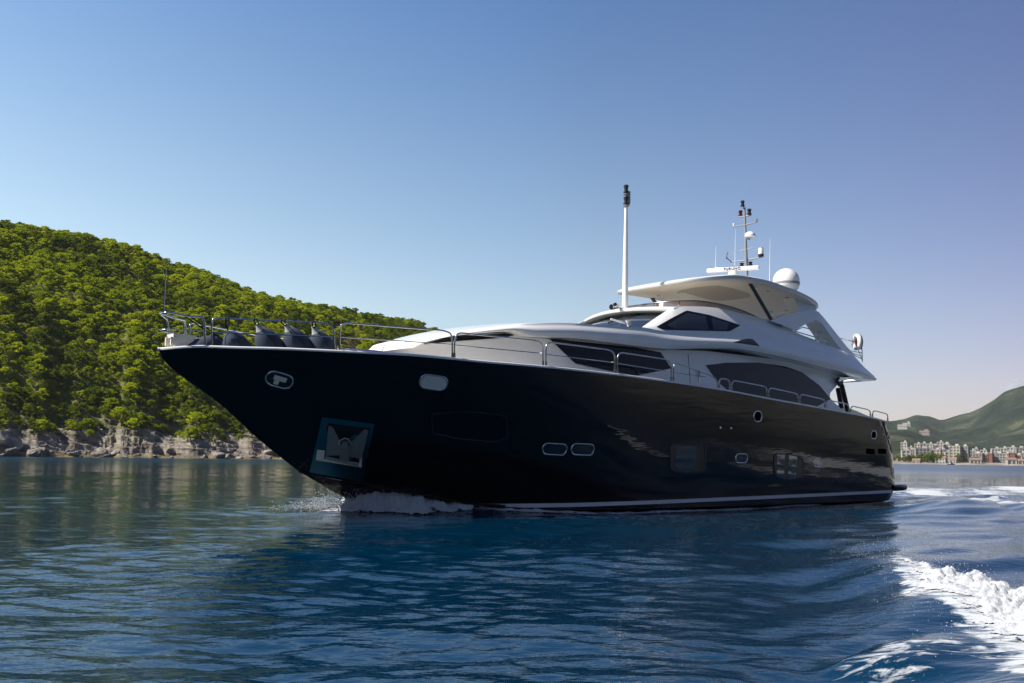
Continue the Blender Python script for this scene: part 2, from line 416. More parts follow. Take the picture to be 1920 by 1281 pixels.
# waves too small and far for the mesh act as roughness
at2 = WATER.data.attributes.new('chop', 'FLOAT', 'POINT'); at2.data.foreach_set('value', (.02 + .22*sstep(60, 280, rg) + 0*X).astype(np.float32).ravel())
a2 = N.new('ShaderNodeAttribute'); a2.attribute_name = 'chop'; Lk.new(a2.outputs['Fac'], b.inputs['Roughness'])
an = N.new('ShaderNodeAttribute'); an.attribute_name = 'froth'
nf = N.new('ShaderNodeTexNoise'); nf.inputs['Scale'].default_value = 2.2; nf.inputs['Detail'].default_value = 6; nf.inputs['Roughness'].default_value = .68; nf.inputs['Distortion'].default_value = .8
mf = N.new('ShaderNodeMapping'); mf.inputs['Rotation'].default_value = (0, 0, math.radians(35)); mf.inputs['Scale'].default_value = (1, 2.4, 1)
Lk.new(c.outputs['Object'], mf.inputs[0]); Lk.new(mf.outputs[0], nf.inputs[0])
ma = N.new('ShaderNodeMath'); ma.operation = 'MULTIPLY_ADD'; Lk.new(an.outputs['Fac'], ma.inputs[0]); ma.inputs[1].default_value = .55; Lk.new(nf.outputs[0], ma.inputs[2])
mr = N.new('ShaderNodeMapRange'); mr.inputs['From Min'].default_value = .92; mr.inputs['From Max'].default_value = 1.06; Lk.new(ma.outputs[0], mr.inputs[0])
foam = N.new('ShaderNodeBsdfDiffuse'); foam.inputs[0].default_value = (.56, .58, .60, 1)
mx = N.new('ShaderNodeMixShader'); out = N['Material Output']
Lk.new(mr.outputs[0], mx.inputs[0]); Lk.new(b.outputs[0], mx.inputs[1]); Lk.new(foam.outputs[0], mx.inputs[2]); Lk.new(mx.outputs[0], out.inputs[0])

# ------------------------------------------------------------------ foam with real height
M_FOAM = mat('white_foam', (.58, .60, .63), .8, spec=.2)
bump(M_FOAM, 16, .9, .05, detail=5, rough=.7)
def foam_patch(name, x0, x1, y0, y1, step, mask, lump, label=None, base=True):
    xs = np.arange(x0, x1, step); ys = np.arange(y0, y1, step); gx, gy = np.meshgrid(xs, ys)
    m = mask(gx, gy); 
    h = lump(gx, gy, m)
    z = waterz(gx, gy, .05) + h
    keep = m > 0
    idx = -np.ones(gx.shape, int); 
    q = keep[:-1, :-1] & keep[1:, :-1] & keep[:-1, 1:] & keep[1:, 1:]
    iy, ix = np.nonzero(q); W_ = gx.shape[1]
    f = np.stack([iy*W_+ix, iy*W_+ix+1, (iy+1)*W_+ix+1, (iy+1)*W_+ix], -1)
    used = np.unique(f); rem = -np.ones(gx.size, int); rem[used] = np.arange(len(used))
    co = np.stack([gx, gy, z], -1).reshape(-1, 3)[used]
    return co, rem[f]
FOAM_PX = [(1690, 1062), (1699, 1100), (1716, 1136), (1776, 1146), (1812, 1178), (1850, 1204), (1884, 1232), (1893, 1290), (1885, 1345), (2200, 1420), (2200, 1190), (1990, 1142), (1920, 1120), (1850, 1100), (1760, 1079)]
FOAM_P = [wat(*p) for p in FOAM_PX]
def crest_mask(x, y):
    wx = x + .22*fbm(x*1.7, y*1.7, 3) + .10*fbm(x*6, y*6, 2); wy = y + .22*fbm(x*1.7+30, y*1.7, 3) + .10*fbm(x*6+9, y*6, 2)
    d, _, _ = seg_d(wx, wy, FOAM_P + FOAM_P[:1]); e = np.where(inside(wx, wy, FOAM_P), d, -d)
    lac = fbm(x*5+9, y*5, 4, g=.62)                 # torn lacy rim
    q = e + .42*lac - .06
    return np.where(q > 0, q + .002, -1)
def crest_lump(x, y, m):
    e = np.clip(m, 0, 1)
    r = .07*(1+fbm(x*1.6, y*1.6, 3)) + .20*np.abs(fbm(x*3.6+3, y*3.6, 4)) + .09*np.abs(fbm(x*13, y*13, 3))
    return .010 + sstep(0, .7, e)*r
co, f = foam_patch('wake_foam', 4.4, 13.5, 5.0, 18.0, .022, crest_mask, crest_lump)
# flecks thrown off the crest
def blobs(centres, radii, co, f):
    ico_v = []; 
    bm = bmesh.new(); bmesh.ops.create_icosphere(bm, subdivisions=1, radius=1); V = np.array([v.co[:] for v in bm.verts]); Fq = np.array([[v.index for v in q.verts] for q in bm.faces]); bm.free()
    C_ = np.asarray(centres); n = len(C_); vv = (V[None]*np.asarray(radii)[:, None, None] + C_[:, None]).reshape(-1, 3)
    ff = (Fq[None] + (np.arange(n)*len(V))[:, None, None]).reshape(-1, 3)
    return vv, ff
wf = np_mesh('wake_foam', co, f, M_FOAM); tag(wf, 'broad patch of sunlit white foam rolling in the wake at the lower right', 'foam', kind='stuff')
# bow wave: ridges of foam along both sides of the stem and thin froth down the hull
def bow_mask(x, y):
    u, v = boat_uv(x, y); hbv = wl_half(u); dv = np.abs(v) - hbv
    wdt = np.where(u < 6.4, lerp(.2, .95, sstep(4.7, 6.4, u)), lerp(1.05, .60, sstep(6.6, 10.5, u))*lerp(1, .6, sstep(14, 20, u)))*sstep(4.3, 5.2, u)*np.where(u > 13, .75+.5*fbm(u*.35, v*0, 2), 1)*sstep(33.5, 31, u)
    e = wdt*(1 + .6*fbm(x*1.6, y*1.6, 4)) - np.abs(dv+.1)
    e = np.where(dv < -.35, -1, e)
    return np.where((e > 0) & (fbm(x*4+5, y*4, 4) + e*2.2 - .10*sstep(11, 15, u) > -.22), e + .03, -1)
def bow_lump(x, y, m):
    u, v = boat_uv(x, y); e = np.clip(m, 0, 1)
    tall = np.exp(-((u-7.0)/1.4)**2)*.42 + np.exp(-((u-9.3)/1.6)**2)*.12 + .055
    r = .75 + .45*fbm(x*1.6, y*1.6, 3) + .9*np.abs(fbm(x*5, y*5, 4)) + .6*np.abs(fbm(x*14, y*14, 2))
    return .012 + tall*sstep(0, .85, e)*r
us0 = to_w = None
cx = [O.x + AX.x*u + PT.x*v for u in (2, 34) for v in (-2, 6)]; cy = [O.y + AX.y*u + PT.y*v for u in (2, 34) for v in (-2, 6)]
co1, f1_ = foam_patch('bow_wave', O.x + 1, O.x + 14, O.y - 1, O.y + 14, .035, bow_mask, bow_lump)
co2, f2_ = foam_patch('bow_wave', O.x + 14, O.x + 30, O.y + 4, O.y + 24, .06, bow_mask, bow_lump)
bwv = np_mesh('bow_wave_foam', np.vstack([co1, co2]), np.vstack([f1_, f2_ + len(co1)]), M_FOAM)
tag(bwv, 'white bow wave curling up against the foot of the black hull', 'foam', kind='stuff')
n = 2600; uu = _wr.normal(5.65, .85, n); side_ = np.where(_wr.random(n) < .5, 1, -1); vv_ = side_*(wl_half(uu) + np.abs(_wr.normal(.25, .4, n))); zz = .1 + np.abs(_wr.normal(0, .22, n))*np.exp(-((uu-5.9)/1.6)**2)
xx = O.x + AX.x*uu + PT.x*vv_; yy = O.y + AX.y*uu + PT.y*vv_
C1 = np.stack([xx, yy, zz + .05], -1)
n2 = 1500; uu = _wr.normal(7.0, 1.0, n2); tl = np.exp(-((uu-7.1)/1.4)**2)*.55 + .05; dv_ = np.abs(_wr.normal(0, .42, n2)); zz = tl*np.clip(1-dv_/1.1, 0, 1)*_wr.uniform(.5, 1.25, n2) + .05
vv_ = wl_half(uu) - .05 + dv_
C1 = np.vstack([C1, np.stack([O.x + AX.x*uu + PT.x*vv_, O.y + AX.y*uu + PT.y*vv_, zz], -1)]); n = n + n2
d_ = []
while len(d_) < 1500:
    t_ = _wr.random()*.8; k_ = min(int(t_*(len(CREST)-1)), len(CREST)-2); q_ = t_*(len(CREST)-1)-k_
    px_, py_ = [lerp(CREST[k_][a], CREST[k_+1][a], q_) for a in (0, 1)]
    px_ += _wr.normal(0, .45); py_ += _wr.normal(0, .45); d_.append((px_, py_, float(waterz(np.array([px_]), np.array([py_]), .05)[0]) + abs(_wr.normal(.05, .14))))
vv1, ff1 = blobs(np.vstack([C1, np.array(d_)]), np.r_[_wr.uniform(.006, .018, n), _wr.uniform(.002, .006, len(d_))], None, None)
spo = np_mesh('spray_droplets', vv1, ff1, M_FOAM); tag(spo, 'fine white droplets thrown up by the bow and the wake', 'spray', kind='stuff')

def worley(x, y, seed=0):
    """cell id random values and offset from the cell's seed point"""
    ix = np.floor(x).astype(np.int64); iy = np.floor(y).astype(np.int64); best = np.full(x.shape, 9.0); r1_ = np.zeros(x.shape); ox = np.zeros(x.shape); oy = np.zeros(x.shape); sec = np.full(x.shape, 9.0)
    for dx in (-1, 0, 1):
        for dy in (-1, 0, 1):
            px = ix+dx+_h(ix+dx, iy+dy, seed); py = iy+dy+_h(ix+dx, iy+dy, seed+7); d = np.hypot(px-x, py-y); m = d < best
            sec = np.where(m, best, np.minimum(sec, d)); r1_ = np.where(m, _h(ix+dx, iy+dy, seed+13), r1_); ox = np.where(m, x-px, ox); oy = np.where(m, y-py, oy); best = np.where(m, d, best)
    return r1_, ox, oy, sec-best
# ================================================================== NEAR HILL
def ndir(px): d = ray(px, 855); return math.atan2(d.x, d.y)
RIDGE = [(-700, 560), (-400, 420), (-150, 395), (0, 414), (60, 421), (130, 434), (200, 446), (300, 476), (400, 516), (500, 552), (600, 573), (700, 588), (780, 604), (840, 626), (900, 660), (1000, 720), (1150, 800), (1350, 862), (1500, 880)]
def el(px, py):
    d = ray(px, py); return d.z/math.hypot(d.x, d.y)
RT = [(math.atan2(ray(px, py).x, ray(px, py).y), el(px, py)) for px, py in RIDGE]
ra, re = np.array([a for a, _ in RT]), np.array([b for _, b in RT])
SH = [(-800, 300), (0, 338), (200, 344), (400, 352), (700, 372), (1000, 400), (1500, 470)]     # shore distance
sa, sr = np.array([ndir(p) for p, _ in SH]), np.array([q for _, q in SH])
def hill_shore(a): return np.interp(a, sa, sr) + 5*fbm(np.asarray(a)*60, 0*np.asarray(a), 3) 
def hill_z(x, y, fine=True):
    a = np.arctan2(x, y); r = np.hypot(x, y); s = r - hill_shore(a)
    TREE = 2.6
    er = np.interp(a, ra, re); rd = 165.0
    rz = np.maximum(er*(np.interp(a, sa, sr)+rd) + CAMH - TREE, 0)
    rockh = np.minimum(9.5 + 4*fbm(a*16+2, 0*a, 3) + 6*np.exp(-((a-ndir(-8))/.016)**2), rz*.8)
    t = np.clip((s-26)/(rd-17), 0, 1.0)
    body = rockh + (rz-rockh)*(1-(1-t)**1.5)
    z = np.where(s < 26, rockh*np.clip(s/26, 0, 1)**1.05, body)
    z = np.where(t >= 1, rz - (s-9-rd)*.12, z)
    z = z + (fbm(x*.03, y*.03, 3)*6*sstep(30, 70, s)*sstep(0, 50, rd+9-s))
    if fine:
        k = sstep(0, 5, s)*sstep(48, 24, s)
        z = z + k*(2.6*fbm(x*.06, y*.09, 3))
        al = a*345
        # tilted slabs: broken blocks of the bedded limestone, dipping to the right
        for (sx_, sy_, amp, sd_) in ((24., 5.2, 1.7, 1), (10., 2.6, .95, 2), (4.5, 1.2, .5, 3), (2.0, .6, .24, 4)):
            wx = al/sx_ + .35*fbm(al*.07, s*.12, 2); wy = s/sy_ + al*.16/sy_ + .5*fbm(al*.08+9, s*.12, 2)
            r1_, ox, oy, ed = worley(wx, wy, sd_)
            z = z + k*amp*((r1_-.5)*.9 - .5*ox*(.3+r1_) - .75*oy - .35*np.clip(1-ed/.16, 0, 1))
        z = z + k*.10*fbm(x*1.6, y*1.6, 3)
    return np.where(s < 0, np.maximum(-1.5, s*.35), np.where(s < 1, z*.3, z))
a0, a1 = ndir(-800), ndir(1480)
ag = np.linspace(a0, a1, 1000); ss = np.concatenate([np.linspace(-4, 48, 170)[:-1], np.linspace(48, 330, 64)])
A2, S2 = np.meshgrid(ag, ss); r2 = S2 + hill_shore(A2); HX, HY = r2*np.sin(A2), r2*np.cos(A2); HZ = hill_z(HX, HY)
nr2, na2 = A2.shape; i, j = np.meshgrid(np.arange(nr2-1), np.arange(na2-1), indexing='ij')
hf = np.stack([i*na2+j, (i+1)*na2+j, (i+1)*na2+j+1, i*na2+j+1], -1).reshape(-1, 4)
M_HILL = mat('limestone_and_scrub_soil', (.3, .28, .25), .9, spec=.2)
N, Lk, b = nodes(M_HILL)
r1 = vary(M_HILL, (.060, .050, .042), (.36, .32, .27), .34, .36, .66, detail=9, rough=.68, vec=(.30, .8, 2.2))
r1.color_ramp.elements.new(.47).color = (.21, .18, .15, 1)
geo = N.new('ShaderNodeNewGeometry'); sx = N.new('ShaderNodeSeparateXYZ'); Lk.new(geo.outputs['Position'], sx.inputs[0])
mrz = N.new('ShaderNodeMapRange'); mrz.inputs['From Min'].default_value = 10; mrz.inputs['From Max'].default_value = 22; 
nz = noise_node(M_HILL, .12); ad = N.new('ShaderNodeMath'); ad.operation = 'MULTIPLY_ADD'; ad.inputs[1].default_value = 10; Lk.new(nz.outputs[0], ad.inputs[0]); Lk.new(sx.outputs[2], ad.inputs[2]); Lk.new(ad.outputs[0], mrz.inputs[0])
mxc = N.new('ShaderNodeMix'); mxc.data_type = 'RGBA'; Lk.new(mrz.outputs[0], mxc.inputs[0]); Lk.new(r1.outputs[0], mxc.inputs[6]); mxc.inputs[7].default_value = (.13, .135, .035, 1)
# damp ochre band just above the water line
mrw = N.new('ShaderNodeMapRange'); mrw.inputs['From Min'].default_value = .25; mrw.inputs['From Max'].default_value = 1.5; mrw.inputs['To Min'].default_value = 1; mrw.inputs['To Max'].default_value = 0; Lk.new(sx.outputs[2], mrw.inputs[0])
mxw = N.new('ShaderNodeMix'); mxw.data_type = 'RGBA'; Lk.new(mrw.outputs[0], mxw.inputs[0]); Lk.new(mxc.outputs[2], mxw.inputs[6]); mxw.inputs[7].default_value = (.17, .13, .06, 1)
Lk.new(mxw.outputs[2], b.inputs['Base Color']); bump(M_HILL, 1.1, .9, .5, detail=8)
hill = np_mesh('hill', np.stack([HX, HY, HZ], -1).reshape(-1, 3), hf, M_HILL, smooth=False); tag(hill, kind='structure')

# ------------------------------------------------------------------ boulders fallen along the waterline
M_BOULD = mat('weathered_limestone', (.25, .225, .19), .9, spec=.2); vary(M_BOULD, (.075, .062, .05), (.36, .325, .28), .9, .33, .66, detail=8, rough=.65); bump(M_BOULD, 2.2, .8, .25, detail=7)
def boulder_mesh(seed):
    bm = bmesh.new(); bmesh.ops.create_icosphere(bm, subdivisions=4, radius=1); q = np.random.default_rng(seed)
    pl = [(Vector(v).normalized(), q.uniform(.45, .85)) for v in q.normal(size=(11, 3))]
    for v in bm.verts:
        p = v.co.copy()
        for n_, d_ in pl:
            s_ = p.dot(n_) - d_
            if s_ > 0: p -= n_*s_*.92
        k_ = 1 + .10*float(fbm(np.array([p.x*2.5+seed]), np.array([p.y*2.5]), 3, np.array([p.z*2.5]))[0])
        v.co = Vector((p.x*1.35, p.y, p.z*.72))*k_
    me = bpy.data.meshes.new('boulder'); bm.to_mesh(me); bm.free(); me.materials.append(M_BOULD); return me
BOULD = [boulder_mesh(s_) for s_ in range(4)]; gb = np.random.default_rng(8)
def boulder(a, s, size, label, grp):
    r_ = s + float(hill_shore(np.array([a]))[0]); x_, y_ = r_*math.sin(a), r_*math.cos(a); z_ = float(hill_z(np.array([x_]), np.array([y_]))[0])
    o = bpy.data.objects.new('boulder', BOULD[int(gb.integers(0, 4))]); COL.objects.link(o); o.location = (x_, y_, max(z_, 0) + size*.18); o.scale = (size, size*.9, size*gb.uniform(.7, 1.1)); o.rotation_euler = (gb.uniform(-.3, .3), gb.uniform(-.35, .1), gb.uniform(0, 6.28)); tag(o, label, 'rock', grp)
for k in range(46):
    boulder(gb.uniform(ndir(-30), ndir(545)), gb.uniform(-1.0, 7.5), gb.choice([.7, 1.0, 1.4, 2.0, 2.7]), 'weathered grey boulder lying low on the shore below the wooded hill', 'boulders along the waterline below the wood')
boulder(ndir(2), 6, 6.5, 'big pale boulder standing at the left edge of the photo above the water', None)

# ------------------------------------------------------------------ trees
def leaf_mat(name, c1, c2, trans=.35):
    m = bpy.data.materials.new(name); m.use_nodes = True; N = m.node_tree.nodes; Lk = m.node_tree.links
    N.remove(N['Principled BSDF']); d = N.new('ShaderNodeBsdfDiffuse'); t = N.new('ShaderNodeBsdfTranslucent'); mx = N.new('ShaderNodeMixShader')
    oi = N.new('ShaderNodeObjectInfo'); geo = N.new('ShaderNodeNewGeometry'); r = N.new('ShaderNodeValToRGB')
    ad = N.new('ShaderNodeMath'); ad.operation = 'MULTIPLY_ADD'; ad.inputs[1].default_value = .35
    Lk.new(geo.outputs['Random Per Island'], ad.inputs[0])
    mu = N.new('ShaderNodeMath'); mu.operation = 'MULTIPLY'; mu.inputs[1].default_value = .65; Lk.new(oi.outputs['Random'], mu.inputs[0]); Lk.new(mu.outputs[0], ad.inputs[2])
    Lk.new(ad.outputs[0], r.inputs[0])
    e = r.color_ramp.elements; e[0].color = (*c1, 1); e[1].color = (*c2, 1); e[0].position = .08; e[1].position = .85
    Lk.new(r.outputs[0], d.inputs[0]); Lk.new(r.outputs[0], t.inputs[0]); mx.inputs[0].default_value = trans
    Lk.new(d.outputs[0], mx.inputs[1]); Lk.new(t.outputs[0], mx.inputs[2]); Lk.new(mx.outputs[0], N['Material Output'].inputs[0]); return m
M_LEAF = leaf_mat('scrub_oak_leaves', (.19, .26, .010), (.54, .58, .020), .55)
M_LEAFD = leaf_mat('dark_leaves', (.09, .14, .010), (.25, .29, .018), .45)
M_LEAFB = leaf_mat('brown_leaves', (.085, .062, .026), (.16, .12, .04), .25)
M_BARK = mat('grey_bark', (.12, .09, .065), .9)
def crown_mesh(name, m, R, Hh, ncl, nleaf, size, seed):
    g = np.random.default_rng(seed)
    th = g.random(ncl)*6.283; zz = g.random(ncl)**.8; rad = np.sqrt(np.clip(1-(zz*1.0)**2.2, .08, 1))*g.uniform(.45, 1.0, ncl)
    cc_ = np.stack([np.cos(th)*rad*R, np.sin(th)*rad*R, .22*Hh + zz*Hh*.72], -1)
    cr_ = g.uniform(.20, .40, ncl)*R*.85
    k = g.integers(0, ncl, nleaf); dirn = g.normal(size=(nleaf, 3)); dirn /= np.linalg.norm(dirn, axis=1)[:, None]; dirn[:, 2] = np.abs(dirn[:, 2])*.9 - .2
    p = cc_[k] + dirn*cr_[k][:, None]*g.uniform(.55, 1.0, nleaf)[:, None]*np.array([1, 1, .95])
    nrm = dirn + g.normal(0, .55, (nleaf, 3)); nrm /= np.linalg.norm(nrm, axis=1)[:, None]
    t1 = np.cross(nrm, g.normal(size=(nleaf, 3))); t1 /= np.linalg.norm(t1, axis=1)[:, None]; t2 = np.cross(nrm, t1)
    s = (size*g.uniform(.6, 1.3, nleaf))[:, None]
    v = np.stack([p - t1*s*.7 - t2*s*.35, p + t1*s*.1 - t2*s*.6, p + t1*s*.75 + t2*s*.1, p - t1*s*.1 + t2*s*.6], 1).reshape(-1, 3)
    me = np_mesh(name, v, np.arange(nleaf*4).reshape(-1, 4), m, smooth=False); d = me.data; bpy.data.objects.remove(me); return d
CROWNS = [(crown_mesh('crown', M_LEAF, 2.9, 5.2, 30, 900, .34, 1), 0), (crown_mesh('crown', M_LEAF, 3.4, 4.6, 36, 1000, .36, 2), 0), (crown_mesh('crown', M_LEAF, 2.4, 4.4, 24, 700, .32, 3), 0),
          (crown_mesh('crown', M_LEAFD, 2.8, 5.4, 28, 900, .34, 4), 1), (crown_mesh('crown', M_LEAFB, 2.2, 3.6, 20, 600, .30, 5), 2)]
mb = MB(); mb.tube([(0, 0, -.5), (.1, .05, 1.0), (-.1, .1, 2.2), (.15, 0, 3.2)], [.22, .17, .12, .05], 7)
mb.tube([(0, .05, 1.0), (.9, .3, 2.1), (1.3, .4, 2.8)], [.1, .07, .03], 5); mb.tube([(0, .05, 1.3), (-.8, -.4, 2.3), (-1.2, -.6, 3)], [.1, .07, .03], 5)
_tk = mb.build('trunk', M_BARK); TRUNK = _tk.data; bpy.data.objects.remove(_tk)
g = np.random.default_rng(21); pts = []
n_try = 45000
aa = g.uniform(ndir(-420), ndir(1180), n_try); st = 9 + (g.random(n_try)**.85)*197
rr_ = st + hill_shore(aa); tx, ty = rr_*np.sin(aa), rr_*np.cos(aa); tz = hill_z(tx, ty, True)
keep = []; cell = {}
for i in range(n_try):
    s = st[i]
    edge = 18 + 10*float(vnoise(aa[i]*60, 0)) + 7*float(vnoise(aa[i]*260, 4))
    if s < edge or tz[i] < 4.5: continue
    md = 1.85
    key = (int(tx[i]//3), int(ty[i]//3)); ok = True
    for dx_ in (-1, 0, 1):
        for dy_ in (-1, 0, 1):
            for (qx, qy) in cell.get((key[0]+dx_, key[1]+dy_), ()):
                if (qx-tx[i])**2+(qy-ty[i])**2 < md*md: ok = False
    if ok: cell.setdefault(key, []).append((tx[i], ty[i])); keep.append(i)
keep = np.array(keep)
# kind: brownish and dark ones grow in patches
pk = fbm(tx[keep]*.035, ty[keep]*.035, 3); pd = fbm(tx[keep]*.03+50, ty[keep]*.03, 3); low = st[keep] < 44
kind = np.where((pk > .26) & (g.random(len(keep)) < .8), 4, np.where(((pd > .10) & (g.random(len(keep)) < .75)) | (low & (g.random(len(keep)) < .6)), 3, g.integers(0, 3, len(keep))))
scl = g.choice([.42, .52, .62, .76, .98], len(keep))*g.uniform(.9, 1.1, len(keep))*np.where(kind == 4, .9, 1)
# the nearest trees in view become things of their own
inview = (aa[keep] > ndir(-60)) & (aa[keep] < ndir(560))
order = np.argsort(np.where(inview, st[keep], 1e6)); near = order[:170]
nearset = set(near.tolist())
LAB = ['rounded bright green scrub tree just above the shore rocks on the left', 'broad flat crowned bright green tree just above the shore rocks', 'small bright green bushy tree just above the shore rocks',
       'dense dark green tree just above the shore rocks on the left', 'brownish dry bush among green trees just above the shore rocks']
NAM = ['scrub_tree', 'scrub_tree', 'small_tree', 'dark_tree', 'dry_bush']
GRP = ['bright rounded trees above the shore rocks', 'broad bright trees above the shore rocks', 'small bright trees above the shore rocks', 'dark trees above the shore rocks', 'dry bushes above the shore rocks']
for q in near:
    i = keep[q]; k = int(kind[q]); t = empty(NAM[k], (tx[i], ty[i], tz[i]-.3), g.uniform(0, 6.28)); t.scale = (scl[q],)*3
    tag(t, LAB[k], 'bush' if k == 4 else 'tree', GRP[k])
    for nm, dt in (('crown', CROWNS[k][0]), ('trunk', TRUNK)):
        o = bpy.data.objects.new(nm, dt); COL.objects.link(o); o.parent = t
# the rest of the wood reads as one mass: one object of instanced trees
rest = np.array([q for q in range(len(keep)) if q not in nearset])
def scatter(name, P, K, Sc, meshes):
    me = bpy.data.meshes.new(name); me.from_pydata([tuple(p) for p in P], [], []); o = bpy.data.objects.new(name, me); COL.objects.link(o)
    for nm, arr, tp in (('kind', K, 'INT'), ('size', Sc, 'FLOAT'), ('turn', g.uniform(0, 6.28, len(P)), 'FLOAT')):
        a_ = me.attributes.new(nm, tp, 'POINT'); a_.data.foreach_set('value', np.asarray(arr, np.int32 if tp == 'INT' else np.float32))
    ng = bpy.data.node_groups.new(name, 'GeometryNodeTree'); ng.interface.new_socket('Geometry', in_out='INPUT', socket_type='NodeSocketGeometry'); ng.interface.new_socket('Geometry', in_out='OUTPUT', socket_type='NodeSocketGeometry')
    N = ng.nodes; Lk = ng.links; gi = N.new('NodeGroupInput'); go = N.new('NodeGroupOutput'); jn = N.new('GeometryNodeJoinGeometry')
    def attr(nm, tp):
        a_ = N.new('GeometryNodeInputNamedAttribute'); a_.data_type = tp; a_.inputs[0].default_value = nm; return a_.outputs[0]
    ak, as_, at_ = attr('kind', 'INT'), attr('size', 'FLOAT'), attr('turn', 'FLOAT')
    cx_ = N.new('ShaderNodeCombineXYZ'); Lk.new(at_, cx_.inputs[2])
    for k, dt in enumerate(meshes):
        src = bpy.data.objects.new(name + '_source', dt)
        oi = N.new('GeometryNodeObjectInfo'); oi.inputs[0].default_value = src; oi.inputs['As Instance'].default_value = True
        cmp_ = N.new('FunctionNodeCompare'); cmp_.data_type = 'INT'; cmp_.operation = 'EQUAL'; Lk.new(ak, cmp_.inputs[2]); cmp_.inputs[3].default_value = k
        ip = N.new('GeometryNodeInstanceOnPoints'); Lk.new(gi.outputs[0], ip.inputs['Points']); Lk.new(cmp_.outputs[0], ip.inputs['Selection']); Lk.new(oi.outputs['Geometry'], ip.inputs['Instance'])
        Lk.new(cx_.outputs[0], ip.inputs['Rotation']); Lk.new(as_, ip.inputs['Scale']); Lk.new(ip.outputs[0], jn.inputs[0])
    Lk.new(jn.outputs[0], go.inputs[0]); md = o.modifiers.new('scatter', 'NODES'); md.node_group = ng; return o
ri = keep[rest]
wood = scatter('hillside_wood', np.stack([tx[ri], ty[ri], tz[ri]-.4], -1), kind[rest], scl[rest], [c_[0] for c_ in CROWNS])
tag(wood, 'dense green scrub wood covering the whole hillside on the left', 'wood', kind='stuff')

# ------------------------------------------------------------------ unseen wooded coast read off hull reflections, raised and extended behind to darken them
a_ = np.radians(np.linspace(40, 302, 560)); s_ = np.concatenate([np.linspace(-3, 30, 24)[:-1], np.linspace(30, 260, 30)])
A_, S_ = np.meshgrid(a_, s_); sh = 330 + 160*sstep(math.radians(75), math.radians(40), A_) - 110*sstep(math.radians(95), math.radians(130), A_) + 25*fbm(A_*9, 0*A_, 3); r_ = sh + S_; x_, y_ = r_*np.sin(A_), r_*np.cos(A_)
tp = (62 + 76*sstep(math.radians(95), math.radians(135), A_) + 24*fbm(A_*5, 0*A_+3, 3))*sstep(math.radians(40), math.radians(52), A_)*sstep(math.radians(302), math.radians(285), A_)
z_ = np.where(S_ < 14, (9+3*fbm(A_*60, 0*A_, 3))*np.clip(S_/14, -.2, 1), 9 + tp*(1-(1-np.clip((S_-14)/220, 0, 1))**1.5)) + 4*fbm(x_*.06, y_*.06, 4)*sstep(0, 20, S_) + 1.5*fbm(x_*.3, y_*.3, 3)*sstep(0, 6, S_)
n2_ = len(a_); i, j = np.meshgrid(np.arange(len(s_)-1), np.arange(n2_-1), indexing='ij')
M_COAST = mat('coast_wood', (.05, .07, .02), .95, spec=.1)
N, Lk, b = nodes(M_COAST); r1 = vary(M_COAST, (.010, .016, .013), (.026, .034, .024), .05, detail=7); g_ = N.new('ShaderNodeNewGeometry'); sx = N.new('ShaderNodeSeparateXYZ'); Lk.new(g_.outputs['Position'], sx.inputs[0])
m1 = N.new('ShaderNodeMapRange'); m1.inputs['From Min'].default_value = 7; m1.inputs['From Max'].default_value = 11; Lk.new(sx.outputs[2], m1.inputs[0]); m2 = N.new('ShaderNodeMix'); m2.data_type = 'RGBA'; Lk.new(m1.outputs[0], m2.inputs[0]); m2.inputs[6].default_value = (.46, .43, .40, 1); Lk.new(r1.outputs[0], m2.inputs[7]); Lk.new(m2.outputs[2], b.inputs['Base Color']); bump(M_COAST, .35, 1, 1.5, detail=6)
tag(np_mesh('opposite_hill', np.stack([x_, y_, z_], -1).reshape(-1, 3), np.stack([i*n2_+j, i*n2_+j+1, (i+1)*n2_+j+1, (i+1)*n2_+j], -1).reshape(-1, 4), M_COAST), kind='structure')

# ================================================================== FAR SHORE
def far_ridge(name, pts, dist, depth, m, z_noise, seed, base=None):
    P = [(math.atan2(ray(px, py).x, ray(px, py).y), el(px, py)) for px, py in pts]
    a = np.linspace(P[0][0], P[-1][0], 260); e = np.array([smtab(P, q) for q in a])
    t = np.concatenate([np.linspace(0, 1, 46), np.linspace(1.05, 1.5, 6)]); A_, T_ = np.meshgrid(a, t); E_ = np.interp(A_, a, e)
    r = dist + depth*T_; top = np.maximum(E_*(dist+depth) + CAMH, 1)
    prof = np.where(T_ <= 1, 1-(1-np.clip(T_, 0, 1))**1.35, 1-(T_-1)*.5)
    x, y = r*np.sin(A_), r*np.cos(A_); z = top*prof
    z = z + z_noise*(fbm(x*.004+seed, y*.004, 5)*np.clip(prof*(1-prof)*4, 0, 1) + .05*fbm(x*.03, y*.03, 3))
    z = np.where(T_ == 0, -2, z)
    n1_, n2_ = A_.shape; i, j = np.meshgrid(np.arange(n1_-1), np.arange(n2_-1), indexing='ij')
    o = np_mesh(name, np.stack([x, y, z], -1).reshape(-1, 3), np.stack([i*n2_+j, (i+1)*n2_+j, (i+1)*n2_+j+1, i*n2_+j+1], -1).reshape(-1, 4), m); tag(o, kind='structure')
    return lambda aa_, tt: None, (a, e, dist, depth)
def hillmat(name, c1, c2, c3, sc):
    m = mat(name, c1, .95, spec=.1); r = vary(m, c1, c2, sc, .40, .66, detail=9, rough=.72); r.color_ramp.elements.new(.55).color = (*c3, 1)
    bump(m, sc*5, 1.0, 14, detail=7, rough=.7); return m
M_FH1 = hillmat('far_scrub', (.012, .022, .010), (.12, .115, .05), (.038, .052, .020), .013)
M_FH2 = hillmat('far_scrub_high', (.014, .023, .014), (.12, .118, .06), (.040, .053, .026), .009)
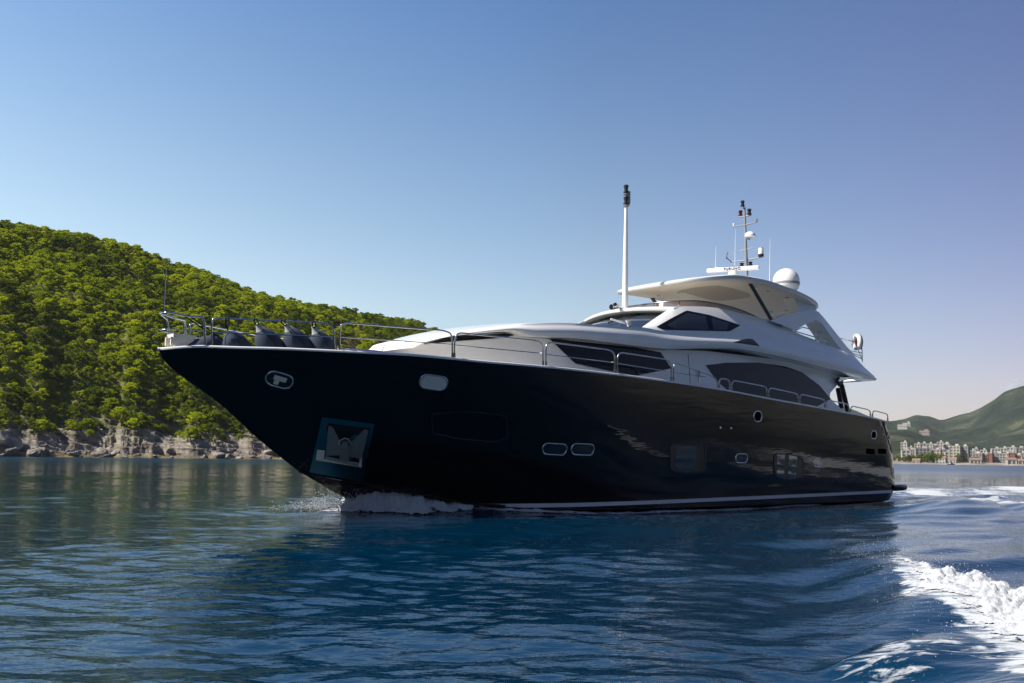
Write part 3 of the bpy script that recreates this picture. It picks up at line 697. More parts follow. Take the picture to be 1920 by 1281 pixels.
far_ridge('far_mountain', [(700, 868), (950, 845), (1200, 806), (1400, 772), (1540, 757), (1580, 762), (1605, 771), (1635, 783), (1665, 790), (1690, 787), (1720, 779), (1745, 782), (1765, 789), (1790, 782), (1830, 771), (1860, 754), (1885, 738), (1920, 727), (2000, 705), (2150, 690), (2400, 740), (2900, 800), (3600, 874)], 2300, 1300, M_FH2, 60, 3)
far_ridge('far_hill', [(1000, 866), (1300, 852), (1500, 835), (1600, 818), (1650, 806), (1690, 805), (1730, 818), (1780, 832), (1830, 846), (1900, 858), (2000, 866)], 1700, 600, M_FH1, 26, 9)
far_ridge('far_hill', [(1780, 858), (1840, 846), (1890, 838), (1930, 832), (2050, 810), (2300, 800), (2500, 868)], 1500, 600, M_FH1, 22, 15)
# flat town ground with a pale beach edge
M_BEACH = mat('pale_beach', (.42, .37, .29), .9); vary(M_BEACH, (.20, .17, .13), (.29, .26, .21), .05)
a_ = np.linspace(ndir(600), ndir(3700), 300); tt = np.array([0, 4, 30, 200, 700.])
A_, T_ = np.meshgrid(a_, tt); rr2 = 1150 + 14*fbm(A_*80, 0*A_, 3) + T_; zz2 = np.array([-1, .9, 2.5, 5, 9.])[:, None] + 0*A_
n2_ = len(a_); i, j = np.meshgrid(np.arange(4), np.arange(n2_-1), indexing='ij')
tag(np_mesh('far_shore', np.stack([rr2*np.sin(A_), rr2*np.cos(A_), zz2], -1).reshape(-1, 3), np.stack([i*n2_+j, (i+1)*n2_+j, (i+1)*n2_+j+1, i*n2_+j+1], -1).reshape(-1, 4), M_BEACH), kind='structure')
M_BW = [mat('cream_render', (.36, .32, .27), .8), mat('white_render', (.42, .40, .37), .8), mat('grey_concrete', (.25, .24, .235), .85), mat('pink_render', (.31, .25, .22), .8), mat('red_render', (.22, .08, .06), .8)]
M_WIN = mat('town_window', (.11, .115, .12), .15, spec=.6); M_ROOF = mat('clay_roof', (.25, .15, .11), .8); M_FLAT = mat('flat_roof', (.45, .43, .40), .9)
def at_far(px, d): 
    r_ = ray(px, 869); k = d/math.hypot(r_.x, r_.y); return Vector((r_.x*k, r_.y*k, 0))
def building(px, wpx, top_py, d, m, label, style='flat', grp='apartment blocks and houses along the far shore', floors=None):
    p = at_far(px, d); wd = wpx/F*d; hor = 848 + .013*(px-200); hgt = (hor-top_py)/F*d + CAMH
    gz = 2.0 + max(0, (d-1180))*.012
    az = math.atan2(p.x, p.y); t = empty('apartment_building' if hgt > 9 else 'shore_house', (p.x, p.y, gz-1), -az + g.uniform(-.25, .25)); tag(t, label, 'building', grp)
    dp = min(max(wd*.6, 8), 16); h = hgt-gz+1
    # body with window bands cut as recesses: wall piers and slabs stand proud of a dark glazed core
    nf = max(1, int(round(h/3.1))); nb = max(2, int(round(wd/3.6)))
    core = MB().box((0, 0, h/2), (wd-.5, dp-.5, h-.3)).build('window', M_WIN, t, smooth=False, sharp=None)
    mbw = MB()
    for k in range(nf+1):
        z_ = h*k/nf; mbw.box((0, 0, z_), (wd, dp, 1.25 if 0 < k < nf else 1.0))
    for sgn in (-1, 1):
        for k in range(nb+1):
            x_ = -wd/2 + wd*k/nb; mbw.box((x_*(1-.7/wd), sgn*(dp/2-.18), h/2), (1.3, .44, h+.05))
        for k in range(4): mbw.box((sgn*(wd/2-.17), -dp/2+dp*k/3*(1-.02)+.1, h/2), (.42, 1.5, h+.03))
    mbw.build('wall', m, t, smooth=False, sharp=None, weld=False)
    if style == 'gable':
        mbr = MB(); e_ = .5
        mbr.prism([(-wd/2-e_, -dp/2-e_, h+.55), (-wd/2-e_, dp/2+e_, h+.55), (-wd/2-e_, 0, h+.55+dp*.28)], (wd+2*e_, 0, 0)).build('roof', M_ROOF, t, smooth=False, sharp=None)
    else:
        mbr = MB(); mbr.box((0, 0, h+.62), (wd+.4, dp+.4, .2)); mbr.box((wd*.15, 0, h+1.6), (min(4, wd*.3), 3, 1.8)); mbr.build('roof', M_FLAT, t, smooth=False, sharp=None)
    return t
B = [ # px, width px, top y, distance, material, style, label
 (1697, 10, 833, 1330, 1, 'flat', 'narrow white block half hidden by the yacht stern'),
 (1699, 14, 847, 1215, 1, 'flat', 'low white block just right of the yacht stern'),
 (1710, 12, 846, 1240, 0, 'flat', 'cream block second from the yacht stern by the shore'),
 (1708, 8, 842, 1300, 3, 'flat', 'small pinkish block behind the low white blocks by the stern'),
 (1722, 10, 836, 1290, 0, 'flat', 'cream block left of the ribbed grey block, on its upper side'),
 (1733, 10, 835, 1300, 2, 'flat', 'grey stepped block rising behind the ribbed grey block'),
 (1730, 24, 844, 1200, 2, 'flat', 'ribbed grey apartment block in the middle of the left cluster'),
 (1745, 10, 836, 1260, 1, 'flat', 'slim white block right above the ribbed grey block'),
 (1753, 12, 839, 1280, 3, 'flat', 'pinkish block behind the cream corner block'),
 (1757, 14, 846, 1205, 0, 'flat', 'cream corner block above the shoreline trees'),
 (1764, 10, 833, 1330, 1, 'flat', 'tall white block topmost on the rise of the left cluster'),
 (1775, 14, 836, 1340, 1, 'flat', 'white terrace block at the right end of the rise'),
 (1768, 12, 846, 1240, 3, 'flat', 'pinkish block between the cream corner block and the twin towers'),
 (1778, 11, 850, 1200, 1, 'flat', 'low white block tucked left of the twin towers'),
 (1793, 17, 840, 1180, 0, 'flat', 'left one of the twin cream towers with blue glass'),
 (1809, 15, 841, 1185, 2, 'flat', 'right one of the twin towers, the greyer one'),
 (1824, 9, 848, 1260, 1, 'flat', 'small white block right behind the twin towers'),
 (1832, 20, 853, 1200, 2, 'flat', 'long grey block right of the twin towers'),
 (1830, 9, 845, 1320, 3, 'flat', 'pinkish block on the slope above the long grey block'),
 (1848, 13, 854, 1205, 0, 'flat', 'cream block beside the long grey block'),
 (1845, 10, 847, 1310, 1, 'flat', 'white block on the slope behind the cream block'),
 (1858, 7, 853, 1195, 4, 'flat', 'narrow red block, left one of the two red blocks'),
 (1872, 18, 853, 1205, 2, 'flat', 'grey block between the two red blocks'),
 (1868, 14, 845, 1330, 1, 'flat', 'white terraced block on the slope behind the red blocks'),
 (1883, 12, 844, 1340, 1, 'flat', 'white terraced block in the middle of the slope row'),
 (1889, 11, 853, 1200, 0, 'flat', 'cream block left of the right red block'),
 (1898, 9, 852, 1195, 4, 'flat', 'red block nearest the right edge of the photo'),
 (1898, 15, 843, 1330, 1, 'flat', 'long white terrace on the slope above the right red block'),
 (1909, 14, 856, 1200, 3, 'flat', 'low pinkish block right of the red block'),
 (1914, 15, 844, 1320, 2, 'flat', 'grey white terrace on the slope at the right edge'),
 (1918, 10, 853, 1210, 0, 'flat', 'cream block at the right edge above the beach'),
 (1829, 17, 864, 1165, 0, 'gable', 'cream beach house with a clay roof below the long grey block'),
 (1896, 14, 864, 1165, 1, 'gable', 'white beach house with a clay roof below the red block'),
 (1916, 12, 866, 1165, 0, 'gable', 'small cream beach house at the right edge'),
 (1719, 12, 865, 1165, 0, 'gable', 'cream beach house with a clay roof below the ribbed grey block'),
 (1765, 16, 861, 1170, 1, 'gable', 'white shore house with a clay roof among the trees left of the twin towers'),
 (1788, 10, 864, 1168, 1, 'gable', 'tiny white house at the foot of the twin towers'),
]
for px, wp, ty_, d, mi, stl, lab in B: building(px, wp, ty_, d, M_BW[mi], lab, stl)
# white buildings up on the far hill
for px, wp, ty_, d, lab in ((1694, 16, 801, 1990, 'long white terrace house on the hillside above the yacht stern'), (1704, 9, 798, 2000, 'white hillside block with a slim tower above the stern'), (1735, 16, 812, 2020, 'low brown terrace half way up the far hill')):
    p = at_far(px, d); hor = 848+.013*(px-200); z0 = (hor-ty_)/F*d; wd = wp/F*d
    t = empty('hillside_house', (p.x, p.y, z0-7), -math.atan2(p.x, p.y)); tag(t, lab, 'building', 'houses up on the far hill')
    m_ = M_BW[1] if 'white' in lab else M_BW[3]
    MB().box((0, 0, 3.5), (wd, 8, 9)).box((wd*.2, 0, 9), (wd*.4, 6, 3)).build('wall', m_, t, smooth=False, sharp=None)
    mbq = MB()
    for k in range(5): mbq.box((-wd/2+wd*(k+.5)/5, -4.0, 4.5), (wd*.09, .3, 1.6))
    mbq.build('window', M_WIN, t, smooth=False, sharp=None)
# shoreline trees of the town
npt = 150; px_ = g.uniform(1680, 1940, npt); dd_ = g.uniform(1168, 1186, npt)
clump = np.array([float(vnoise(q*.06, 3)) for q in px_]); k_ = clump > -.25
P_ = []; 
for q, d in zip(px_[k_], dd_[k_]): p = at_far(q, d); P_.append((p.x, p.y, 1.8))
sw = scatter('shoreline_trees', np.array(P_), g.choice([3, 3, 4], len(P_)), g.uniform(.9, 2.0, len(P_)), [c_[0] for c_ in CROWNS]); tag(sw, 'row of green trees along the far beach below the town', 'trees', kind='stuff')
P_ = []
for q, d in zip(g.uniform(1690, 1935, 200), g.uniform(1225, 1420, 200)): p = at_far(q, d); P_.append((p.x, p.y, 4+(d-1200)*.02))
sw = scatter('town_trees', np.array(P_), g.choice([3, 3], len(P_)), g.uniform(.9, 1.8, len(P_)), [c_[0] for c_ in CROWNS]); tag(sw, 'scattered green trees between the town buildings', 'trees', kind='stuff')
# tiny white boat off the town beach
p = at_far(1783, 1060); bt = empty('small_boat', (p.x, p.y, 0), .3); tag(bt, 'tiny white boat moored off the beach below the twin towers', 'boat')
mb = MB(); mb.grid([[(-4.5, 0, .9), (-2, -1.2, .8), (2, -1.3, .8), (4, -1.1, .8)], [(-4, 0, -.1), (-2, -.7, -.2), (2, -1, -.2), (4, -1, -.1)]]).grid([[(-4.5, 0, .9), (-2, 1.2, .8), (2, 1.3, .8), (4, 1.1, .8)], [(-4, 0, -.1), (-2, .7, -.2), (2, 1, -.2), (4, 1, -.1)]])
mb.f.append((3, 11, 15, 7)); mb.build('hull', M_BW[1], bt, smooth=False, sharp=None); MB().box((.3, 0, 1.5), (3, 1.7, 1.4)).build('cabin', M_BW[1], bt, smooth=False, sharp=None)
# ------------------------------------------------------------------ clouds beyond the far mountain
M_CLOUD = mat('cloud', (.9, .9, .9), 1, spec=0)
N = M_CLOUD.node_tree.nodes; Lk = M_CLOUD.node_tree.links; N.remove(N['Principled BSDF'])
vs_ = N.new('ShaderNodeVolumePrincipled'); vs_.inputs['Color'].default_value = (.97, .97, .97, 1); vs_.inputs['Anisotropy'].default_value = .3
tc = N.new('ShaderNodeTexCoord'); tn = N.new('ShaderNodeTexNoise'); tn.inputs['Scale'].default_value = .011; tn.inputs['Detail'].default_value = 4; Lk.new(tc.outputs['Object'], tn.inputs[0])
mrc = N.new('ShaderNodeMapRange'); mrc.inputs['From Min'].default_value = .34; mrc.inputs['From Max'].default_value = .62; mrc.inputs['To Max'].default_value = .035; Lk.new(tn.outputs[0], mrc.inputs[0]); Lk.new(mrc.outputs[0], vs_.inputs['Density']); Lk.new(vs_.outputs[0], N['Material Output'].inputs['Volume'])
def cloud(blobs_, d, label):
    px0, py0, _ = blobs_[0]; c0 = CAM + ray(px0, py0)*(d/ray(px0, py0).y); bm = bmesh.new()
    for px, py, rpx in blobs_:
        p = CAM + ray(px, py)*(d/ray(px, py).y) - c0; k = rpx/F*d
        bmesh.ops.create_icosphere(bm, subdivisions=3, radius=k, matrix=Matrix.Translation(p) @ Matrix.Diagonal((1, .8, .8, 1)))
    me = bpy.data.meshes.new('cloud'); bm.to_mesh(me); bm.free(); me.materials.append(M_CLOUD); o = bpy.data.objects.new('cloud', me); COL.objects.link(o); o.location = c0; tag(o, label, 'cloud', kind='structure')
    rm_ = o.modifiers.new('remesh', 'REMESH'); rm_.mode = 'VOXEL'; rm_.voxel_size = 4/F*d*.5
cloud([(1893, 728, 14), (1906, 718, 12), (1912, 728, 14), (1884, 722, 7), (1898, 738, 14), (1925, 738, 12)], 5200, 'small puffy white cloud standing behind the highest far mountain')
cloud([(1800, 782, 10), (1815, 776, 9), (1830, 772, 9), (1785, 788, 9)], 5200, 'low streak of white cloud behind the saddle of the far mountains')
# ------------------------------------------------------------------ the air over the bay
if True:
    mb = MB(); mb.box((0, 2200, 249), (9000, 6200, 504)); M_HAZE = bpy.data.materials.new('haze'); M_HAZE.use_nodes = True; N = M_HAZE.node_tree.nodes; N.remove(N['Principled BSDF'])
    hz_ = N.new('ShaderNodeVolumePrincipled'); hz_.inputs['Color'].default_value = (.86, .90, 1, 1); hz_.inputs['Density'].default_value = .000035; M_HAZE.node_tree.links.new(hz_.outputs[0], N['Material Output'].inputs['Volume'])
    tag(mb.build('haze', M_HAZE, smooth=False, sharp=None), kind='stuff')
# ================================================================== YACHT
yacht = empty('motor_yacht', O, math.pi/2 - PHI)
tag(yacht, 'large black hulled motor yacht with white superstructure under way past the wooded hill', 'yacht')
UT = 31.0
def Vs(u):                                   # half breadth at the sheer
    if u <= 0: return 0.0
    if u < 13: return 3.5*(1-(1-u/13)**2.75) + .10*min(1, u/.25)*math.exp(-u)
    return 3.5 - .22*max(0, (u-19)/12.5)**2
SHEER_PX = [(385, 650.5), (433, 652.3), (538, 655), (638, 659.5), (760, 665.5), (841, 672.5), (931, 681), (1022, 688.5), (1153, 702.5),
            (1262, 717), (1347, 730), (1437, 747), (1550, 767.5), (1640, 785), (1667, 792.5)]
_ZS = [(0, 4.33)] + [(lambda p: (p[0], p[2]))(pixf(a, b, Vs)) for a, b in SHEER_PX]
def Zs(u): return smtab(_ZS, u)
def Vc(u):                                   # half breadth at the chine
    if u <= 4.2: return 0.0
    x = (u-4.2)/13
    return 3.12*(1-(1-min(x, 1))**2.1) - .12*max(0, (u-20)/11.5)**2
_ZC = [(4.2, 1.18), (5.2, .98), (6.5, .74), (8, .44), (9.5, .18), (11, .09), (15, .05), (20, .04), (32, .05)]
def Zc(u): return smtab(_ZC, u)
_ST = [(4.33, 0.0), (4.1, .12), (2.96, 1.80), (2.0, 3.02), (1.18, 4.22), (.21, 5.68), (-.5, 6.7), (-1.0, 7.6)]
def stem(z):
    T = sorted(_ST); return smtab(T, z)
def trans(z):                                # aft end of the side
    return smtab([(-1, 31.2), (.05, 31.45), (.14, 31.6), (.8, 31.85), (1.6, 31.65), (2.5, 31.35), (3.1, 31.02), (3.4, 30.8)], z)
NT = 110
ts = [((i/NT)**1.5) for i in range(NT+1)]
def side_rows():
    rows = []
    for zk, vk in ((-1.0, 0.0), (-.75, .45)):  # keel / bottom
        r = []
        for t in ts:
            us = stem(zk); u = us + (trans(zk)-us)*t
            r.append(loc(u, Vc(4.2 + (u-us)*.98)*vk, zk if vk == 0 else lerp(-1.0, Zc(u), .45)))
        rows.append(r)
    NQ = 16
    for k in range(NQ+1):
        q = k/NQ; r = []
        for t in ts:
            zq0 = lerp(1.18, 4.33, q); us = stem(zq0)
            uc = 4.2 + (31.5-4.2)*t; ush = 30.9*t
            z = lerp(Zc(uc), Zs(ush), q)
            e = lerp(1.55, .85, min(1, t*1.6))
            v = Vc(uc) + (Vs(ush)-Vc(uc))*q**e
            u = us + (trans(z)-us)*t
            # soft corner into the transom
            v -= .30*max(0, (t-.975)/.025)**3
            r.append(loc(u, v, z))
        rows.append(r)
    return rows
HR = side_rows()
mb = MB(); mb.grid(HR)
# transom
tr = [[r[-1] for r in HR], [Vector((r[-1].x+.12, r[-1].y*.6, r[-1].z)) for r in HR], [Vector((r[-1].x+.16, 0, r[-1].z)) for r in HR]]
mb.grid(tr, flip=True); mb.mirror()
hull = mb.build('hull', [M_HULL, M_BOTTOM], yacht, sharp=35)
for p in hull.data.polygons:
    if p.center.z < .20 - .0 and True:
        p.material_index = 1 if p.center.z < Zc(p.center.x)-.02 and p.center.x > 8 else 0
hb = BVHTree.FromPolygons([tuple(v) for r in HR for v in r], [(i*(NT+1)+j, i*(NT+1)+j+1, (i+1)*(NT+1)+j+1, (i+1)*(NT+1)+j) for i in range(len(HR)-1) for j in range(NT)])
def hull_at(u, z, off=.0):
    """point on the port side of the hull"""
    h = hb.ray_cast(Vector((u, -8, z)), Vector((0, 1, 0)))
    if h[0] is None: return loc(u, 0, z)
    n = h[1] if h[1].y < 0 else -h[1]
    return h[0] + n*off
# boot stripe
mb = MB(); top = []; bot = []
for u in np.linspace(6.6, 31.3, 130):
    zt = lerp(.27, .475, (u-12.3)/18.7) if u > 12.3 else .27 - .0*(12.3-u)
    top.append(hull_at(u, zt, .008)); bot.append(hull_at(u, zt-.125, .008))
mb.grid([bot, top]); mb.pair('boot_stripe', M_STRIPE, yacht, sharp=None, weld=False)
# moulded crease on the bow topside
mb = MB(); pts = []
for px, py in arc([(588, 846), (690, 856), (840, 869), (960, 886), (1050, 896)], 40):
    c = cast(px, py, hb, .002)
    if c: pts.append(c[0])
mb.tube(pts, .008, 6).pair('styling_line', M_HULL, yacht)
pts = []
for u in np.linspace(4.25, 14, 60): pts.append(hull_at(u, Zc(u)+.012, .0) + Vector((0, -.012, 0)))
MB().tube(pts, .035, 8).pair('spray_rail', M_HULL, yacht)
# rub rail / bulwark cap
cap = []
for u in [0.02, .06, .15, .3] + list(np.linspace(.5, 30.6, 90)):
    cap.append(loc(u, max(0.01, Vs(u)), Zs(u)))
full = [Vector((-.03, 0, 4.33))] + cap
rows = []
for i, p in enumerate(full):
    wd = .16; wi = .22 + .55*math.exp(-max(p.x, 0)/5)
    dp_ = .36*min(1, max(p.x, 0)/1.2) + .06
    rows.append([p + Vector((0, -.02, -.025)), p + Vector((0, -.03, .015)), p + Vector((0, .0, .045)),
                 Vector((p.x + .02, min(0, p.y + wd), p.z + .045)), Vector((p.x + .02, min(0, p.y + wd + .01), p.z + .0)), Vector((p.x + .02, min(0, p.y + wi), p.z - dp_))])
mb = MB(); mb.grid(rows).mirror(); mb.build('bulwark_cap', M_WHITE, yacht, sharp=None)
# deck
rows = []
for u in np.linspace(.3, 30.6, 60):
    v = max(.02, Vs(u)-.2-.6*math.exp(-u/5)); z = Zs(u)-.35
    rows.append([loc(u, v*k, z + .05*(1-k*k)) for k in (-1, -.5, 0, .5, 1)])
MB().grid(rows, flip=True).build('deck', M_DECK, yacht, sharp=None)
# swim platform
pl = [(31.4, 3.12), (32.3, 3.12), (32.75, 2.95), (33.0, 2.6), (33.1, 0)]
pl = [tuple(p) for p in arc(cr([(31.3, 3.13), (32.2, 3.12), (32.75, 2.95), (33.05, 2.4), (33.15, 1.2), (33.2, 0)], 24), 24)]
mb = MB(); rows = []
for dz, ins in ((.42, .22), (.46, .05), (.55, 0), (.66, .0), (.70, .05), (.705, .4)):
    rows.append([loc(u - ins*.7, max(0, v - (ins if u < 33 else ins)), dz) for u, v in pl])
rows.append([loc(min(u, 32.4), 0, .70) for u, v in pl]); rows.insert(0, [loc(min(u, 32.4), 0, .42) for u, v in pl])
mb.grid(rows).mirror(); mb.build('swim_platform', M_HULL, yacht, sharp=50)

# ---------------------------------------------------------------- deckhouse side wall
_V1 = [(6.9, 0), (6.98, .6), (7.25, 1.2), (8.2, 1.75), (9.5, 2.2), (11, 2.46), (13, 2.58), (16, 2.64), (20, 2.68), (28, 2.66)]
def V1(u): return smtab(_V1, u)
_VR = [(6.85, 0), (6.95, .75), (7.3, 1.35), (8.3, 1.95), (9.5, 2.4), (10.7, 2.68), (12, 2.76), (14, 2.80), (16, 2.86), (18, 3.02), (21, 3.12), (26, 3.15), (29, 3.12), (30, 3.0)]
def VR(u): return smtab(_VR, u)
LIP = [(775, 651, 1.25), (795, 642, 1.5), (830, 633.5, 1.85), (870, 627.5, 2.1), (920, 623, 2.35), (960, 621.5, 2.5), (995, 629.5, 2.66), (1030, 631.5, 2.74),
       (1080, 634, 2.76), (1130, 640, 2.78), (1185, 647.5, 2.82), (1225, 652, 2.86), (1262, 653.5, 2.94), (1300, 653, 3.02), (1345, 652.5, 3.07), (1400, 656, 3.12), (1480, 672.5, 3.15),
       (1560, 692.5, 3.15), (1600, 703, 3.13), (1625, 710, 3.08), (1640, 714, 3.0)]
SIL = [(775, 639, 1.1), (800, 633.5, 1.3), (845, 625, 1.7), (900, 616.5, 2.05), (950, 611, 2.3), (1000, 607, 2.5), (1060, 606, 2.55), (1120, 609, 2.6), (1165, 612, 2.66), (1208, 614.5, 2.7),
       (1250, 622, 2.78), (1310, 627, 2.88), (1390, 632, 2.95), (1450, 640, 2.98), (1520, 655, 3.02), (1575, 668, 3.04), (1610, 684, 3.02), (1640, 707, 2.95)]
lip3 = [pix(*p) for p in LIP]; sil3 = [pix(*p) for p in SIL]
lip3 = [(6.88, .02, lip3[0][2]-.06), (6.93, .7, lip3[0][2]-.05)] + lip3
sil3 = [(7.0, .02, sil3[0][2]-.02), (7.02, .65, sil3[0][2]-.02)] + sil3
_zl = sorted((p[0], p[2]) for p in lip3[2:]); _zl = [(6.9, _zl[0][1]-.05)] + _zl
def Zl(u): return tab(_zl, u)
NU = 150
lipc = cr(lip3, NU); silc = cr(sil3, NU)
def wall_top(u): return Zl(u) - .02 if u < 17 else lerp(Zl(17), 5.62, min(1, (u-17)/2)) if u < 19 else 5.62 - .2*max(0, (u-25)/3)
def u_end(z): return smtab([(3.2, 28.3), (3.75, 28.05), (4.35, 27.15), (4.9, 27.9), (5.6, 28.4)], z)
rows = []
us_ = list(np.linspace(0, 1, 120)**1.35)
for k in range(13):
    r = []
    for t in us_:
        u = 6.9 + (28.0-6.9)*t
        zt = wall_top(u); zb = Zs(u) - .42; z = lerp(zb, zt, k/12)
        uu = 6.9 + (u_end(z)-6.9)*t
        r.append(loc(uu, max(0, V1(u) - .10*(z-4.3)*min(1, V1(u))), z))
    rows.append(r)
mb = MB(); mb.grid(rows, flip=False); WR = rows
wb = BVHTree.FromPolygons([tuple(v) for r in rows for v in r], [(i*120+j, i*120+j+1, (i+1)*120+j+1, (i+1)*120+j) for i in range(12) for j in range(119)])
# aft bulkhead
mb.grid([[r[-1] for r in rows], [Vector((r[-1].x, 0, r[-1].z)) for r in rows]], flip=True)
mb.mirror(); mb.build('deckhouse', M_WHITE, yacht, sharp=40)
# ---------------------------------------------------------------- roof and flybridge side body
rows = []
inner = [(p[0], max(0, min(p[1]-.06, V1(p[0])-.25)), p[2]-.005) for p in lipc]
rows.append([loc(*p) for p in inner]); rows.append([loc(p[0], max(0, p[1]-.02), p[2]-.004) for p in lipc])
NB = 8
for k in range(NB+1):
    q = k/NB; r = []
    for a, b in zip(lipc, silc):
        p = a*(1-q) + b*q
        bulge = .10*math.sin(math.pi*min(1, q*1.15))*min(1, p[1]/2)
        r.append(loc(p[0], max(0, p[1]+bulge), p[2]))
    rows.append(r)
BR = rows
mb = MB(); mb.grid(rows)
# crown of the foredeck roof (up to windscreen) : close to the centreline
crown = []
for k in range(1, 6):
    q = k/5; r = []
    for p in silc:
        cz = .16*min(1, p[1]/2.3)*(1-(1-q)**2) if p[0] < 17 else -.05
        r.append(loc(p[0] + (.05*q if p[0] < 8 else 0), max(0, p[1]*(1-q)), p[2] + cz))
    crown.append(r)
mb.grid([rows[-1]] + crown)
# aft end
endc = [r[-1] for r in rows]
mb.grid([endc, [Vector((p.x+.12, p.y*.6, p.z)) for p in endc], [Vector((p.x+.16, 0, p.z)) for p in endc]], flip=True)
mb.mirror(); mb.build('roof_moulding', M_WHITE, yacht, sharp=48)
bb = BVHTree.FromPolygons([tuple(v) for r in rows for v in r], [(i*NU+j, i*NU+j+1, (i+1)*NU+j+1, (i+1)*NU+j) for i in range(len(rows)-1) for j in range(NU-1)])
# ---------------------------------------------------------------- pilothouse / flybridge coaming side
COAM = [(1208, 613.5, 2.3), (1235, 595, 2.27), (1262, 577.5, 2.25), (1290, 574.5, 2.3), (1345, 577.5, 2.35), (1400, 590, 2.42), (1447, 602, 2.5), (1490, 622, 2.62), (1530, 639.5, 2.72),
        (1575, 656, 2.82), (1600, 670, 2.88), (1620, 688, 2.92), (1640, 706, 2.93)]
coam3 = [pix(*p) for p in COAM]
low3 = [p for p in sil3 if p[0] > pix(1200, 614, 2.7)[0]-.05]
NC = 90
lowc = cr([pix(1204, 614.2, 2.7)] + low3, NC)
# keep the sharp roof corner at the pillar head
c1 = arc([coam3[0], coam3[1], coam3[2]], 20); c2 = cr(coam3[2:], NC-20)
cc = np.vstack([c1, c2 + 0]);
# resample low curve so that columns stay near-vertical
lu = lowc[:, 0]; lowm = []
for i, p in enumerate(cc):
    u = p[0] if i > 0 else lowc[0][0]
    u = lerp(lowc[0][0], lowc[-1][0], (p[0]-cc[0][0])/(cc[-1][0]-cc[0][0]))
    lowm.append([np.interp(u, lu, lowc[:, k]) for k in range(3)])
lowm = np.array(lowm)
rows = []
for k in range(9):
    q = k/8; r = []
    for a, b in zip(lowm, cc):
        p = a*(1-q)+b*q
        r.append(loc(p[0], p[1] + .07*math.sin(math.pi*q)*min(1, abs(b[2]-a[2])), p[2]))
    rows.append(r)
CR = rows; ncol = len(rows[0])
mb = MB(); mb.grid(rows)
top = rows[-1]
mb.grid([top, [Vector((p.x, p.y+.10, p.z+.01)) for p in top], [Vector((p.x+.02, p.y+.16, p.z-.02-.43*min(1, max(0, 29.0-p.x)/3))) for p in top]])
mb.mirror(); mb.build('flybridge_coaming', M_WHITE, yacht, sharp=40)
cb = BVHTree.FromPolygons([tuple(v) for r in rows for v in r], [(i*ncol+j, i*ncol+j+1, (i+1)*ncol+j+1, (i+1)*ncol+j) for i in range(8) for j in range(ncol-1)])
# flybridge deck
rows = []
for u in np.linspace(18.3, 29.6, 30):
    rows.append([loc(u, 2.45*k, 6.35 - .9*max(0, (u-24)/6)**1.3) for k in (-1, -.5, 0, .5, 1)])
MB().grid(rows, flip=True).build('flybridge_deck', M_FLYDECK, yacht, sharp=None)
# brow over the windscreen
def brow(v): return (17.15 + .115*v*v, 7.17 - .022*v*v)
vv = np.linspace(-2.28, 2.28, 41); rows = [[] for _ in range(7)]
for v in vv:
    u, z = brow(v)
    for r, (du, dz) in zip(rows, ((.55, -.16), (.10, -.13), (.0, -.10), (-.02, -.03), (.06, .03), (.5, .10), (1.3, .14))):
        r.append(loc(u+du, v, z+dz))
MB().grid(rows, flip=True).build('windscreen_brow', M_WHITE, yacht, sharp=45)
rows = [[], [], []]
for v in vv:
    u, z = brow(v); ub = 15.25 + .22*v*v; 
    rows[0].append(loc(ub, v*.985, 6.12)); rows[2].append(loc(u+.50, v*.985, z-.15)); rows[1].append((rows[0][-1]+rows[2][-1])/2 + Vector((-.05, 0, .04)))
MB().grid(rows, flip=True).build('windscreen', M_SCREEN, yacht, sharp=None)
mb = MB()
for v in (-.75, .75): 
    u, z = brow(v); mb.tube([loc(15.25+.22*v*v-.01, v, 6.12), loc(u+.46, v, z-.15)], .04, 6)
mb.build('windscreen_mullion', M_BLACK, yacht)
def wiper(a, b, v, m):
    A = loc(*pix(*a, v)); B = loc(*pix(*b, v+.1)); mbw = MB(); mbw.tube([A, B], .018, 6); mbw.tube([A + Vector((.0, 0, .04)), B + Vector((0, 0, .03))], .012, 6)
    C = A + (B-A).normalized()*.0; mbw.tube([C - Vector((0, 0, .08)), C + Vector((0, 0, .05))], .035, 8)
    return mbw.build('wiper', m, yacht)
wiper((1187, 611), (1145, 599), 1.5, M_WHITE); wiper((1140, 606), (1166, 594), .4, M_BLACK)
# flybridge wind deflector
def fly_curve(n=70):
    base = [(23.3, 2.44), (22.4, 2.40), (21.2, 2.34), (20, 2.28), (19.0, 2.15), (18.5, 1.7), (18.25, 1.0), (18.2, 0)]
    c = cr(base, n); return np.vstack([c, [(u, -v) for u, v in c[::-1][1:]]])
fc = fly_curve()
def fz(u): return smtab([(18.2, 7.48), (19.5, 7.52), (20.5, 7.50), (21.5, 7.41), (22.4, 7.25), (23.3, 7.05)], u)
rows = [[], []]
for u, v in fc:
    rows[0].append(loc(u+.05, v*1.0, fz(u)-.36)); rows[1].append(loc(u+.18, v*.97, fz(u)))
MB().grid(rows).build('wind_deflector', M_SMOKE, yacht, sharp=None)
MB().tube(rows[1], .022, 8).build('deflector_rail', M_DSTEEL, yacht)
mb = MB()
for i in (22, 38, 50, 60, 78, 88, 100, 116):
    if i < len(fc): mb.tube([rows[0][i], rows[1][i]], .022, 6)
mb.build('deflector_post', M_CHROME, yacht)
